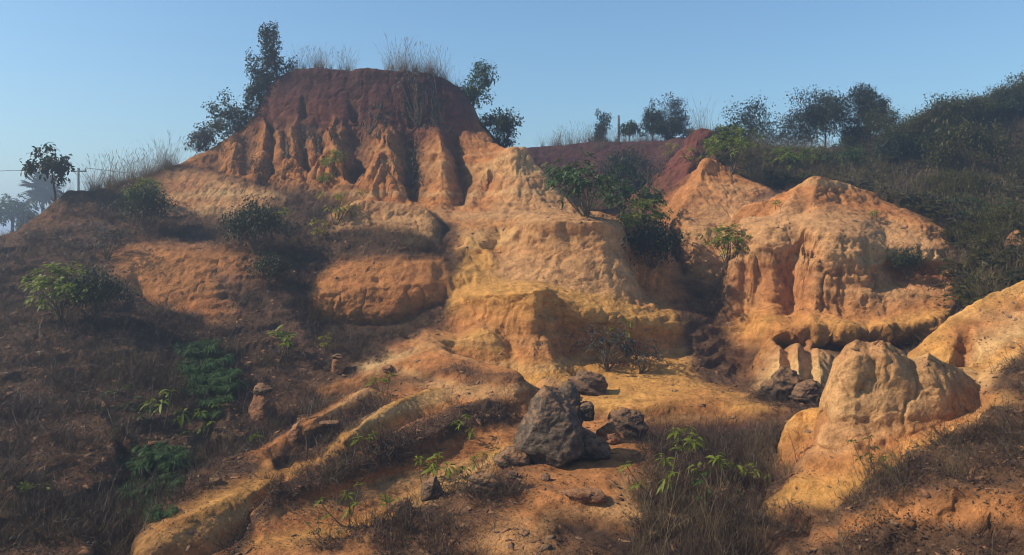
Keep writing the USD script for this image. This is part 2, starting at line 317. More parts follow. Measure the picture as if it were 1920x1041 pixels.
# faces given as sheets: sections from left to right, each from top to bottom; a face may lean out over its foot
SHEETS = []
def sheet(codes, secs, ero=1.0):
    rows_ = []
    for sec in secs:
        plan_prev, r = None, []
        for (px, py, Y), c in zip(sec, codes):
            x, _ = xy(px, Y); z = (HZ - py) * Y / FPX
            pl = Y if plan_prev is None else min(Y, plan_prev - 0.09)
            plan_prev = pl
            r.append((x, pl, z, *COL[c], COV[c], Y - pl, ero if c in 'TYPORS' else 0.35))
        rows_.append(r)
    G = np.array(rows_, float)                     # sections x levels x values
    def refine(G, axis, step):
        d = np.linalg.norm(np.diff(G[..., :3], axis=axis), axis=-1).max(axis=1 - axis); out = []
        for i, l in enumerate(d):
            n = max(1, int(l / (step * G[..., 1].mean()))); a, b = np.take(G, i, axis), np.take(G, i + 1, axis)
            out += [a + (b - a) * (k / n) for k in range(n)]
        out.append(np.take(G, -1, axis))
        return np.stack(out, axis)
    G = refine(refine(G, 0, 0.006), 1, 0.006)
    edge = np.concatenate([G[:, 0], G[-1, 1:], G[::-1, -1][1:], G[0, ::-1][1:]])
    SHEETS.append((G.reshape(-1, G.shape[-1]), edge[:, :2]))
# mushroom caps and columns of the hoodoos, with the lip below
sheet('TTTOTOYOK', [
    [(1395,405,31.2),(1395,425,30.4),(1395,455,29.9),(1395,475,30.1),(1393,540,30.0),(1392,590,29.6),(1392,615,29.2),(1395,640,28.7),(1400,665,28.3)],
    [(1414,408,31.0),(1412,430,30.0),(1412,462,29.35),(1412,478,29.8),(1412,535,29.75),(1412,585,29.4),(1415,610,28.9),(1420,632,28.3),(1420,660,28.0)],
    [(1442,406,30.8),(1440,425,29.8),(1443,468,29.05),(1445,480,29.45),(1448,530,29.2),(1450,575,28.8),(1440,618,27.6),(1440,640,27.2),(1445,660,27.7)],
    [(1466,404,30.6),(1465,425,29.7),(1467,466,29.05),(1468,482,29.6),(1468,535,29.45),(1468,585,28.9),(1465,616,27.15),(1465,632,27.1),(1468,652,27.6)],
    [(1488,402,30.5),(1487,420,29.8),(1487,460,29.3),(1488,485,30.0),(1488,540,29.9),(1486,585,29.2),(1490,618,26.65),(1490,644,26.6),(1490,658,27.5)],
    [(1503,400,30.55),(1500,414,29.85),(1497,452,29.3),(1498,480,29.9),(1500,535,29.1),(1500,575,28.3),(1508,612,26.85),(1508,634,26.8),(1508,652,27.2)],
    [(1514,402,30.3),(1512,425,29.2),(1508,460,28.55),(1515,485,29.2),(1515,530,28.6),(1515,575,28.0),(1525,604,26.5),(1525,640,26.4),(1527,655,26.75)],
    [(1538,404,29.9),(1535,430,28.8),(1535,478,28.1),(1535,495,28.6),(1530,520,28.2),(1528,580,27.7),(1552,610,26.75),(1552,632,26.7),(1552,650,26.95)],
    [(1574,410,29.8),(1570,440,28.5),(1570,488,28.0),(1570,503,28.45),(1572,540,28.0),(1575,590,27.8),(1588,608,26.35),(1588,642,26.3),(1590,654,27.1)],
    [(1610,415,30.0),(1608,445,28.6),(1608,485,28.15),(1608,500,28.5),(1615,545,28.0),(1618,595,27.6),(1628,618,26.75),(1628,634,26.7),(1630,650,27.5)],
    [(1632,420,30.4),(1628,450,28.9),(1632,475,28.75),(1632,492,28.9),(1645,550,28.2),(1650,595,27.5),(1660,608,26.5),(1660,645,26.45),(1665,655,27.3)],
    [(1662,425,30.8),(1660,455,29.6),(1665,480,29.35),(1665,500,29.9),(1680,550,28.3),(1690,580,27.7),(1700,606,27.0),(1700,628,26.95),(1705,645,27.7)],
    [(1715,435,30.6),(1715,460,29.5),(1720,485,29.25),(1720,505,29.9),(1725,550,28.4),(1728,575,27.9),(1740,598,27.0),(1740,628,26.9),(1742,640,27.7)],
    [(1758,455,30.2),(1762,470,29.6),(1765,490,29.4),(1765,508,29.9),(1768,548,28.5),(1770,570,28.0),(1772,590,27.4),(1775,615,27.2),(1778,630,27.8)]])
# the table-topped bluff
sheet('TTOTT', [
    [(978,420,30.8),(975,428,30.3),(978,445,30.5),(962,470,29.9),(935,505,29.2)],
    [(992,410,30.6),(985,420,29.8),(990,442,30.0),(985,475,29.5),(965,515,28.8)],
    [(1012,405,30.4),(1008,415,29.5),(1010,440,29.75),(1010,475,29.2),(1000,522,28.3)],
    [(1045,404,30.2),(1045,414,29.2),(1045,442,29.45),(1045,480,28.9),(1045,532,28.0)],
    [(1090,403,30.2),(1090,414,29.1),(1090,444,29.4),(1090,480,28.8),(1095,540,28.05)],
    [(1128,406,30.4),(1132,418,29.1),(1130,448,29.4),(1132,485,28.9),(1140,542,28.2)],
    [(1152,411,30.8),(1165,425,29.5),(1155,455,29.9),(1165,490,29.3),(1178,545,28.6)],
    [(1168,418,31.2),(1177,434,30.4),(1168,458,30.5),(1182,495,29.9),(1200,555,29.2)],
    [(1172,425,31.8),(1179,442,31.2),(1172,465,31.2),(1188,505,30.6),(1208,560,29.8)]], 0.6)
# the ledge with its flared column
sheet('YYYOOOY', [
    [(850,545,28.8),(847,570,28.1),(848,582,28.0),(852,595,27.9),(855,610,27.6),(858,625,27.2),(858,638,26.3)],
    [(880,537,28.4),(878,553,27.6),(878,568,27.4),(880,588,27.8),(882,600,27.4),(885,612,26.9),(888,628,26.2)],
    [(920,535,28.0),(918,551,26.9),(918,570,26.75),(922,590,27.35),(922,600,27.0),(925,608,26.6),(928,617,26.2)],
    [(950,533,27.8),(950,550,26.5),(950,572,26.3),(953,592,26.75),(956,602,26.6),(960,640,26.3),(958,695,25.2)],
    [(975,532,27.6),(975,549,26.1),(975,578,26.0),(980,600,26.3),(980,630,26.05),(974,665,25.6),(962,712,24.8)],
    [(1000,530,27.5),(1000,547,25.95),(1000,582,25.85),(1000,605,26.0),(1000,630,25.85),(1000,660,25.35),(995,706,24.6)],
    [(1025,532,27.5),(1025,545,26.0),(1022,580,25.95),(1020,605,26.15),(1020,630,26.0),(1028,660,25.5),(1045,702,24.8)],
    [(1045,535,27.6),(1045,555,26.5),(1045,582,26.4),(1040,596,27.0),(1040,630,26.9),(1050,662,26.3),(1070,692,25.5)],
    [(1090,548,27.7),(1090,572,26.55),(1090,598,26.45),(1090,608,27.1),(1090,640,27.0),(1090,668,26.75),(1095,688,26.0)],
    [(1150,562,27.9),(1150,588,26.7),(1150,612,26.6),(1150,622,27.15),(1150,650,27.1),(1150,674,26.85),(1152,690,26.2)],
    [(1210,578,28.2),(1210,597,27.1),(1210,618,27.0),(1210,626,27.4),(1212,645,27.3),(1214,662,27.1),(1218,680,26.5)],
    [(1265,592,28.7),(1272,606,28.2),(1274,620,28.1),(1274,628,28.3),(1274,640,28.2),(1275,650,28.0),(1280,670,27.3)]], 0.7)
# the pale pillar
sheet('TTTTOY', [
    [(1550,712,16.3),(1547,740,16.2),(1545,790,16.0),(1538,830,15.7),(1520,865,15.3),(1490,900,14.8)],
    [(1562,675,16.2),(1558,700,15.95),(1556,770,15.7),(1550,830,15.45),(1545,868,15.15),(1525,915,14.5)],
    [(1582,650,16.1),(1580,680,15.75),(1580,760,15.5),(1575,830,15.3),(1572,865,15.05),(1560,920,14.3)],
    [(1603,633,16.0),(1603,660,15.7),(1605,750,15.45),(1603,820,15.25),(1602,855,15.0),(1600,905,14.3)],
    [(1630,641,16.1),(1630,665,15.74),(1632,750,15.52),(1632,810,15.3),(1632,845,15.1),(1635,890,14.4)],
    [(1657,632,15.95),(1655,660,15.65),(1658,750,15.45),(1660,800,15.3),(1660,835,15.1),(1668,872,14.4)],
    [(1688,652,16.05),(1690,685,15.75),(1692,750,15.55),(1695,795,15.4),(1695,822,15.25),(1705,850,14.6)],
    [(1710,677,16.15),(1712,702,15.84),(1714,750,15.64),(1718,790,15.48),(1720,812,15.33),(1735,835,14.8)],
    [(1742,658,16.1),(1742,690,15.82),(1748,745,15.66),(1752,780,15.6),(1755,798,15.45),(1770,818,14.9)],
    [(1780,683,16.25),(1782,705,16.02),(1786,740,15.88),(1790,765,15.85),(1792,780,15.7),(1805,800,15.1)],
    [(1825,714,16.6),(1828,725,16.5),(1832,738,16.4),(1835,748,16.3),(1838,758,16.2),(1850,775,15.4)]], 0.8)
# the orange undercut cliff on the left
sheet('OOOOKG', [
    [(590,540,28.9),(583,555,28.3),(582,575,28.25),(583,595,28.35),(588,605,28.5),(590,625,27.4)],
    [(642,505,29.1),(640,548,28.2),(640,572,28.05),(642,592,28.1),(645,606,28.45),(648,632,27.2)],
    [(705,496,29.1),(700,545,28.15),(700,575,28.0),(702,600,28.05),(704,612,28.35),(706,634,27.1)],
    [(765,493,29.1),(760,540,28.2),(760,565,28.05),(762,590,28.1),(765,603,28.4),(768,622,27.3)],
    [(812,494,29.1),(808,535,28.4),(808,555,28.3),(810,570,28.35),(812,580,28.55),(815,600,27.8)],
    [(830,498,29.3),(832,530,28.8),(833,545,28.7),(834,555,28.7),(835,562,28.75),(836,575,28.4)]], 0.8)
# the long ridge: littered crest over a steep orange face and the yellow wash
sheet('BDOOY', [
    [(480,952,14.9),(490,965,14.75),(493,982,14.55),(495,998,14.18),(490,1012,13.86)],
    [(520,912,15.65),(520,930,15.3),(525,962,15.1),(530,985,14.73),(535,1003,14.36)],
    [(555,895,16.0),(552,918,15.5),(556,952,15.35),(562,982,14.88),(566,1002,14.51)],
    [(590,878,16.3),(590,900,15.75),(592,945,15.55),(598,975,15.18),(602,1000,14.66)],
    [(625,868,16.6),(622,893,16.0),(624,938,15.7),(628,970,15.33),(632,995,14.86)],
    [(650,856,17.0),(650,885,16.35),(652,930,16.1),(658,968,15.58),(662,990,15.06)],
    [(688,840,17.4),(684,872,16.6),(686,918,16.3),(690,955,15.83),(695,974,15.36)],
    [(720,822,17.9),(720,858,17.05),(722,905,16.8),(726,940,16.23),(730,955,15.76)],
    [(788,786,18.8),(790,825,17.85),(792,868,17.6),(796,900,17.03),(800,915,16.66)],
    [(820,772,19.15),(820,812,18.2),(822,850,18.0),(826,880,17.43),(830,896,17.06)],
    [(850,758,19.5),(850,798,18.75),(852,833,18.4),(856,862,17.88),(860,876,17.56)],
    [(910,750,20.0),(910,780,19.4),(912,808,19.1),(916,834,18.58),(920,846,18.26)],
    [(945,758,20.2),(948,785,19.7),(950,805,19.3),(952,825,18.78),(955,840,18.46)]], 0.9)
# the yellow rounded ridge
sheet('YYYO', [
    [(292,982,13.8),(275,1003,13.2),(258,1040,12.7),(250,1100,12.3)],
    [(330,966,14.2),(312,980,13.6),(292,1020,13.0),(290,1085,12.6)],
    [(372,948,14.6),(352,963,13.95),(335,1000,13.4),(340,1062,13.0)],
    [(415,930,15.1),(398,944,14.5),(385,978,14.0),(400,1040,13.5)],
    [(450,916,15.6),(436,930,15.0),(424,955,14.55),(440,1005,14.3)],
    [(482,903,16.1),(472,915,15.7),(462,932,15.2),(468,968,14.95)],
    [(515,884,16.7),(508,895,16.25),(500,912,15.85),(500,930,15.65)],
    [(545,874,17.1),(540,884,16.8),(533,896,16.5),(535,902,16.3)]], 0.9)
# the fluted pale mound under the hoodoos
sheet('TPPB', [
    [(1448,672,25.8),(1447,698,25.3),(1441,722,24.6),(1438,740,24.0)],
    [(1463,650,26.0),(1462,685,25.2),(1459,715,24.4),(1456,740,23.7)],
    [(1478,660,26.1),(1478,700,25.6),(1477,722,25.0),(1476,742,24.2)],
    [(1495,640,25.9),(1496,675,25.0),(1498,712,24.1),(1500,742,23.3)],
    [(1515,660,26.1),(1517,700,25.4),(1519,722,24.8),(1521,744,24.0)],
    [(1533,650,25.9),(1535,685,25.0),(1538,715,24.2),(1541,744,23.4)],
    [(1560,664,25.9),(1562,700,25.3),(1565,722,24.8),(1568,746,24.0)]], 0.9)
# the broken ochre bank at the lower right
sheet('DBODB', [
    [(1612,935,13.2),(1610,955,12.95),(1608,985,12.75),(1604,1015,12.5),(1600,1040,12.3)],
    [(1665,905,13.25),(1662,925,12.9),(1660,960,12.75),(1658,1000,12.4),(1655,1060,12.2)],
    [(1715,890,13.2),(1718,915,12.95),(1720,960,12.5),(1720,1010,12.4),(1720,1075,12.0)],
    [(1785,886,13.0),(1788,912,12.55),(1790,965,12.5),(1792,1010,12.1),(1795,1085,11.8)],
    [(1850,880,12.8),(1852,905,12.55),(1855,955,12.15),(1858,1010,12.05),(1860,1090,11.6)],
    [(1922,872,12.6),(1925,900,12.15),(1928,955,12.05),(1930,1010,11.7),(1935,1095,11.4)],
    [(2100,852,12.5),(2102,880,12.1),(2105,940,11.8),(2107,1000,11.6),(2110,1100,11.3)]], 0.9)
P_ = np.concatenate(PTS)
for pts_, edge_ in SHEETS:                           # a sheet replaces the lines under it
    pg = shapely.Polygon(np.stack([edge_[:, 0] / edge_[:, 1], np.log(edge_[:, 1])], 1)).buffer(0.004)
    P_ = P_[~shapely.contains_xy(pg, P_[:, 0] / P_[:, 1], np.log(P_[:, 1]))]
P_ = np.concatenate([P_] + [s[0] for s in SHEETS])
U0, U1 = -380.0, 2300.0
us = np.concatenate([np.arange(U0, -40, 6.0), np.arange(-40, 1960, 2.0), np.arange(1960, U1, 6.0)])
NY = 1500
ys = 8.5 * (66 / 8.5) ** np.linspace(0, 1, NY)
# triangulate in (log distance, bearing): plan space stretched so that near and far lines get like-shaped triangles
def plan(x, y): return np.stack([np.asarray(x) / np.asarray(y), np.log(y)], -1)
tri_pts = plan(P_[:, 0], P_[:, 1])
_, keep = np.unique(np.round(tri_pts * 4000).astype(int), axis=0, return_index=True)
tri_pts, P_ = tri_pts[keep], P_[keep]
lin, near = LinearNDInterpolator(tri_pts, P_[:, 2:]), NearestNDInterpolator(tri_pts, P_[:, 2:])
UU, YY = np.meshgrid(us, ys, indexing='ij')
XX = (UU - 960) * YY / FPX
q = plan(XX, YY)
F = lin(q)
bad = np.isnan(F[..., 0])
F[bad] = near(q[bad])
Z, TINT, COVER, PUSH, ROCK = F[..., 0], F[..., 1:4], F[..., 4], F[..., 5], F[..., 6]
Z = gaussian_filter(Z, (1.3, 1.2))
TINT = gaussian_filter(TINT, (2.5, 2.5, 0)); COVER = gaussian_filter(COVER, (3, 3)); PUSH = gaussian_filter(PUSH, (3, 1.5)); ROCK = gaussian_filter(ROCK, (5, 6))

def gullies(X, Y, Z, cell, amp, seed, gx, gy):
    """Rill noise: stripes that run down the slope, after the phase of random cells around each point."""
    px, py = X / cell, Y / cell
    ix, iy = np.floor(px).astype(np.int64), np.floor(py).astype(np.int64)
    g = np.hypot(gx, gy) + 1e-6
    dx, dy = -gy / g, gx / g                      # across the slope
    c, w = np.zeros_like(X), np.full_like(X, 1e-6)
    for a in (-1, 0, 1):
        for b in (-1, 0, 1):
            jx, jy = ix + a, iy + b
            h = (jx * 374761393 + jy * 668265263 + seed * 144665) & 0xFFFFFFFF
            h = ((h ^ (h >> 13)) * 1274126177) & 0xFFFFFFFF
            r1 = ((h ^ (h >> 16)) & 0xFFFF) / 65535.0; r2 = ((h >> 7) & 0xFFFF) / 65535.0
            ox, oy = px - jx - 0.2 - 0.6 * r1, py - jy - 0.2 - 0.6 * r2
            wt = np.exp(-3.0 * (ox * ox + oy * oy))
            c += np.cos(6.2832 * 1.15 * (ox * dx + oy * dy) + 6.28 * r1) * wt; w += wt
    return amp * np.clip(g, 0, 1.6) * (1.9 * np.abs(c / w) - 0.8)

def grad(Z):
    zu = np.gradient(Z, axis=0) / np.gradient(us)[:, None]; zy = np.gradient(Z, axis=1) / np.gradient(ys)[None]
    gx = zu * FPX / YY
    return gx, zy - gx * (UU - 960) / FPX
Zs = gaussian_filter(Z, (5, 6))
flute = np.exp(-(((UU - 640) / 270) ** 4 + ((YY - 38.5) / 3.6) ** 4)) + 0.45 * np.exp(-(((UU - 980) / 120) ** 4 + ((YY - 35) / 2.0) ** 4)) + 0.5 * np.exp(-(((UU - 1300) / 90) ** 4 + ((YY - 38.5) / 3.0) ** 4))
flute = flute * np.clip((5.5 - Z) * 1.2, 0.12, 1)
rock = (0.25 + 0.75 * ROCK) * (0.12 + 0.9 * np.clip(flute, 0, 1)) * np.clip(0.35 + 1.3 * fbm(np.stack([XX, YY, 0 * XX], -1), 0.3, 2, 3) - 0.2, 0.2, 1.3)
for k, (cell, amp) in enumerate(((2.1, 0.20), (0.95, 0.10), (0.42, 0.045))):
    gx, gy = grad(Zs)
    Zs = Zs + (d := gullies(XX, YY, Zs, cell, amp, 11 + k, gx, gy) * rock * np.clip(YY / 28, 0.45, 1.0))
    Z = Z + d
P2 = np.stack([XX, YY, np.zeros_like(XX)], -1)
Z += (fbm(P2, 0.35, 3, 5) - 0.5) * 0.35 * (1.1 - ROCK) * np.clip(YY / 25, .4, 1)
Z += (fbm(P2, 1.7, 4, 9) - 0.5) * 0.24 * (1.10 - 0.9 * ROCK) * np.clip(YY / 25, .5, 1)
# thin harder layers that stand out as little ledges on the gentler slopes
ph = Z / 0.34 + 1.6 * fbm(P2, 0.45, 3, 15); fr = ph - np.floor(ph)
sm = np.clip((fr - 0.72) / 0.28, 0, 1); sm = sm * sm * (3 - 2 * sm)
mask = np.clip((fbm(P2, 0.5, 3, 16) - 0.46) * 7, 0, 1) * np.clip((31 - YY) / 3, 0, 1) * (1 - PUSH.clip(0, .3) / .3) * np.clip(1.25 - ROCK, 0.25, 1)
Z += 0.34 * 0.75 * (sm - fr + 0.36) * mask
def height(x, y):
    """Height of the ground at a point of the plan."""
    u = np.interp(np.asarray(x) / y * FPX + 960, us, np.arange(len(us))); v = np.interp(y, ys, np.arange(NY))
    i = np.clip(np.asarray(u).astype(int), 0, len(us) - 2); j = np.clip(np.asarray(v).astype(int), 0, NY - 2); a, b = u - i, v - j
    return Z[i, j] * (1 - a) * (1 - b) + Z[i + 1, j] * a * (1 - b) + Z[i, j + 1] * (1 - a) * b + Z[i + 1, j + 1] * a * b

# lay the rows of each bearing closer together where the profile is steep and turned to the valley
NR = 760
e = Z / YY                                           # tangent of elevation
up = np.maximum.accumulate(e, axis=1)
de = np.abs(np.gradient(e, axis=1)); dl = np.gradient(np.log(ys))[None] * np.ones_like(e)
seen = gaussian_filter((e > up - 0.002).astype(float), (4, 3))
wgt = (de * (0.12 + 0.88 * seen)) + 0.035 * dl + 0.02 * np.abs(np.gradient(Z, axis=1)) / YY
wgt = gaussian_filter(wgt, (7, 2.0))
cum = np.cumsum(wgt, axis=1); cum = (cum - cum[:, :1]) / (cum[:, -1:] - cum[:, :1])
rows = np.linspace(0, 1, NR)
V = np.empty((len(us), NR, 3)); A = np.empty((len(us), NR, 6))
for i in range(len(us)):
    jf = np.interp(rows, cum[i], np.arange(NY)); j = np.minimum(jf.astype(int), NY - 2); t = (jf - j)
    y = ys[j] * (1 - t) + ys[j + 1] * t
    V[i, :, 0] = (us[i] - 960) * y / FPX; V[i, :, 1] = y; V[i, :, 2] = Z[i, j] * (1 - t) + Z[i, j + 1] * t
    for k, src in enumerate((TINT[i, :, 0], TINT[i, :, 1], TINT[i, :, 2], COVER[i], PUSH[i], ROCK[i])):
        A[i, :, k] = src[j] * (1 - t) + src[j + 1] * t
def normals(V):
    a, b = np.gradient(V, axis=0), np.gradient(V, axis=1)
    n = np.cross(a, b); n /= np.linalg.norm(n, axis=-1, keepdims=True) + 1e-12
    return np.where(n[..., 2:] < 0, -n, n) if False else n
N = normals(V)
steep = np.clip(1.25 - N[..., 2] * 1.15, 0, 1)
V[..., 1] += A[..., 4] * 1.0
# strata (harder and softer beds), lumps and crumble, pushed out along the normal
sz = V[..., 2] + 0.5 * (fbm(V * [1, 1, 0.2], 0.25, 2, 21) - 0.5)
step = lambda n_, k_: np.clip((n_ - 0.5) * k_ + 0.5, 0, 1) - 0.5
strata = step(noise(np.stack([sz * 2.1, V[..., 0] * .05, V[..., 1] * .05], -1), 1, 31), 3) * 0.11 + step(noise(np.stack([sz * 6.5, V[..., 0] * .15, V[..., 1] * .15], -1), 1, 32), 2.5) * 0.06
scale = np.clip(V[..., 1] / 27, 0.75, 1.25)
amp = A[..., 5]
capz = np.clip((V[..., 2] - 5.0) * 2, 0, 1) * (V[..., 1] > 36)
lump = ((fbm(V, 0.8, 3, 41) - 0.5) * 0.26 + (np.clip(np.abs(fbm(V * [1, .6, .8], 0.75, 3, 42) - 0.5) * 4, 0, 1) ** .7 - 0.45) * 0.20) * (0.3 + 0.7 * amp) * steep
vert = ((fbm(V * [1, 1, 0.3], 2.6, 3, 43) - 0.5) * 0.09 + (fbm(V * [1, 1, 0.16], 7.5, 3, 44) - 0.5) * 0.075) * steep * amp
crack = -np.clip(1 - np.abs(fbm(V * [1, 1, .45], 0.9, 4, 45) - 0.5) * 30, 0, 1) * 0.10 * steep * amp
crumb = crack + (fbm(V, 5.5, 5, 47) - 0.5) * 0.10 * (0.5 + 1.0 * noise(V, .7, 46)) - np.clip(fbm(V * [1, 1, 1.6], 2.2, 4, 49) - 0.64, 0, 1) * 0.5 * steep
lit = np.abs(fbm(V, 2.3, 3, 53) - 0.5) * -0.30 * (1 - amp)
V = V + N * ((strata * steep * amp * (1 - 0.75 * capz) + lump * (1 - 0.5 * capz) + vert * (1 - .7 * capz) + crumb * (1 - .5 * capz) + lit) * scale)[..., None]
N = normals(V)

# base colours of the beds: break-line colour, mottled; beds show as bands of tone; level ground collects brown litter
TC = A[..., :3].copy()
m1 = fbm(V, 0.55, 4, 61)[..., None]; m2 = fbm(V * [1, 1, 2.5], 1.9, 4, 62)[..., None]
band = noise(np.stack([sz * 3.3, V[..., 0] * .06, V[..., 1] * .06], -1), 1, 63)[..., None]
red = np.array([0.30, 0.095, 0.035]); pale = np.array([0.62, 0.42, 0.19])
k = A[..., 5:6] * np.clip(TC[..., :1] * 5 - .6, 0, 1)
TC = TC * (0.62 + 0.8 * m2)
TC = TC + (red - TC) * np.clip((m1 - 0.53) * 2.4, 0, 0.42) * k
TC = TC + (pale - TC) * np.clip((band - 0.62) * 1.3, 0, 0.35) * k
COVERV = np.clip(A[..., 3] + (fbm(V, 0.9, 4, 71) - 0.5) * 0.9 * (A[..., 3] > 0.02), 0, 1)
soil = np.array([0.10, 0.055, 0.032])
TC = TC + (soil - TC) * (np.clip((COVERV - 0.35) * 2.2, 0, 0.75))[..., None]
TC = np.clip(TC, 0.012, 0.75)

earth = usdkit.material(stage, '/World/Looks/earth', {
    'tint': ('attribute', {'attribute': 'tint'}), 'g': ('geometry', {}),
    'n1': ('noise_texture', {'scale': 3.0, 'detail': 8.0, 'roughness': 0.68}), 'n2': ('noise_texture', {'scale': 17.0, 'detail': 6.0, 'roughness': 0.7}),
    'v': ('voronoi_texture', {'scale': 9.0, 'feature': 'f1'}),
    'r1': ('rgb_ramp', {'ramp': [(0.28, (0.62, 0.58, 0.55)), (0.5, (1, 1, 1)), (0.72, (1.28, 1.24, 1.15))]}),
    'r2': ('rgb_ramp', {'ramp': [(0.3, (0.72, 0.70, 0.68)), (0.52, (1, 1, 1)), (0.75, (1.22, 1.2, 1.18))]}),
    'm1': ('mix_color', {'blend_type': 'multiply', 'fac': 1.0, 'use_clamp': False}), 'm2': ('mix_color', {'blend_type': 'multiply', 'fac': 1.0, 'use_clamp': False}),
    'b1': ('bump', {'strength': 0.85, 'distance': 0.22}), 'b2': ('bump', {'strength': 0.55, 'distance': 0.06}),
    'p': ('principled_bsdf', {'roughness': 0.95, 'specular_ior_level': 0.12, 'diffuse_roughness': 0.5})},
    [('g.position', 'n1.vector'), ('g.position', 'n2.vector'), ('n1.fac', 'r1.fac'), ('n2.fac', 'r2.fac'), ('tint.color', 'm1.a'), ('r1.color', 'm1.b'),
     ('m1.result', 'm2.a'), ('r2.color', 'm2.b'), ('m2.result', 'p.base_color'), ('n1.fac', 'b1.height'), ('n2.fac', 'b2.height'), ('b1.normal', 'b2.normal'), ('b2.normal', 'p.normal')],
    surface='p.BSDF')

def in_poly(pts_uY, U, Y): return shapely.contains_xy(shapely.Polygon([(a, math.log(b) * 1000) for a, b in pts_uY]), U, np.log(Y) * 1000)
PIECES = [('ground', None, None)]
piece = np.zeros(V.shape[:2], int)
UV_ = V[..., 0] / V[..., 1] * FPX + 960
def part_of_land(name, poly, label=None, cat=None):
    PIECES.append((name, label, cat)); piece[in_poly(poly, UV_, V[..., 1])] = len(PIECES) - 1
part_of_land('hillside', [(-380,8),(220,8),(245,13),(340,17.2),(430,19.6),(560,24),(640,26.5),(575,30),(560,34.5),(345,38),(345,67),(-380,67)])
part_of_land('wooded_hill', [(1380,40),(1660,34.2),(1770,31.6),(1800,28),(1840,24.5),(2301,24.5),(2301,67),(1380,67)])
part_of_land('butte', [(345,38.2),(430,37.3),(540,36.4),(650,35.6),(690,34.9),(760,34.55),(830,34.5),(868,34.3),(900,35.2),(935,37.5),(955,37.8),(955,52),(345,52)], 'tall flat-topped butte with dark red cap above fluted orange flanks', 'butte')
part_of_land('earth_cone', [(868,33.9),(980,33.1),(1110,33.4),(1110,39),(955,39),(955,37.8),(935,37.5),(900,35.2),(868,34.3)], 'pale tan earth cone with blunt tip right of the dark red butte', 'earth cone')
part_of_land('tan_bluff', [(905,29.0),(985,28.3),(1040,27.95),(1100,28.0),(1150,28.2),(1200,28.7),(1205,31.5),(1100,32.3),(990,31.6),(960,31)], 'broad tan table-topped bluff with overhanging rim below the pale cone', 'bluff')
part_of_land('earth_ledge', [(850,25.4),(920,24.9),(1000,24.5),(1090,25.4),(1270,26.4),(1285,28.6),(1200,28.6),(1150,28.15),(1040,27.9),(985,28.25),(900,29),(845,28.9)], 'golden overhanging ledge with flared column in its middle above the sandy flat', 'ledge')
part_of_land('orange_cliff', [(575,27.5),(650,27.4),(830,28),(835,28.8),(828,29.6),(640,29.8),(575,28.8)], 'low orange undercut cliff left of the golden ledge amid brown scrub', 'cliff')
part_of_land('earth_bench', [(638,31.3),(760,31),(830,30.5),(832,32),(818,33),(650,33.4)], 'rounded tan earth bench at the foot of the butte flutes', 'earth bench')
part_of_land('red_cliff', [(940,47),(1260,46),(1280,56),(935,58)], 'long dark red cliff in shade on the skyline behind the cone', 'cliff')
part_of_land('red_spire', [(1195,38),(1265,39.2),(1360,39.2),(1365,44.5),(1270,44.5),(1200,42)], 'dark red knob on a sloping orange ridge at right end of the far cliff', 'spire')
part_of_land('earth_peak', [(1225,33),(1262,32.1),(1390,31.8),(1394,33.3),(1430,36),(1430,38.8),(1300,39),(1220,36.5)], 'orange earth peak with red tip in front of the dark red knob', 'earth peak')
part_of_land('hoodoo_cluster', [(1395,29.0),(1440,26.4),(1740,26.0),(1790,28),(1800,30),(1760,31.5),(1660,34),(1560,33.6),(1394,34)], 'large peaked tan outcrop with mushroom caps over columns and shadowed base', 'hoodoo')
part_of_land('pale_mound', [(1435,23.2),(1550,22.6),(1565,26),(1440,26.3)], 'small whitish fluted mound under the shadowed lip of the hoodoos', 'mound')
part_of_land('earth_pillar', [(1490,15.0),(1560,14.5),(1640,14.9),(1720,15.1),(1840,15.9),(1850,17),(1700,17.2),(1560,16.9),(1530,16.3)], 'pale broad earth pillar with jagged crest standing in the right foreground', 'earth pillar')
part_of_land('earth_lump', [(1460,16.8),(1525,16.3),(1550,17),(1550,17.7),(1465,17.7)], 'low yellow earth lump against the left foot of the pale pillar', 'earth lump')
part_of_land('yellow_bluff', [(1735,19.4),(1790,18.5),(1930,18.3),(2301,18.3),(2301,21.6),(1920,21.6),(1740,20.6)], 'yellow bluff at the right edge behind the pale pillar', 'bluff')
part_of_land('earth_ridge', [(235,12.2),(420,12.9),(500,15.0),(550,16.5),(550,17.1),(440,15.5),(320,14.0)], 'bright yellow rounded ridge running down to the lower left edge', 'earth ridge')
part_of_land('earth_ridge', [(470,14),(600,14.2),(760,15.9),(930,18.7),(1000,19.6),(1000,20.1),(930,20.5),(790,19),(600,16.6),(480,15.2)], 'long ridge with brown litter on its crest and a steep orange face', 'earth ridge')
part_of_land('earth_ridge', [(740,23.6),(840,20.8),(1000,20.2),(1020,22),(980,22.5),(840,24.6),(800,24.2)], 'orange promontory ridge ending in a short cliff behind the grey boulder', 'earth ridge')
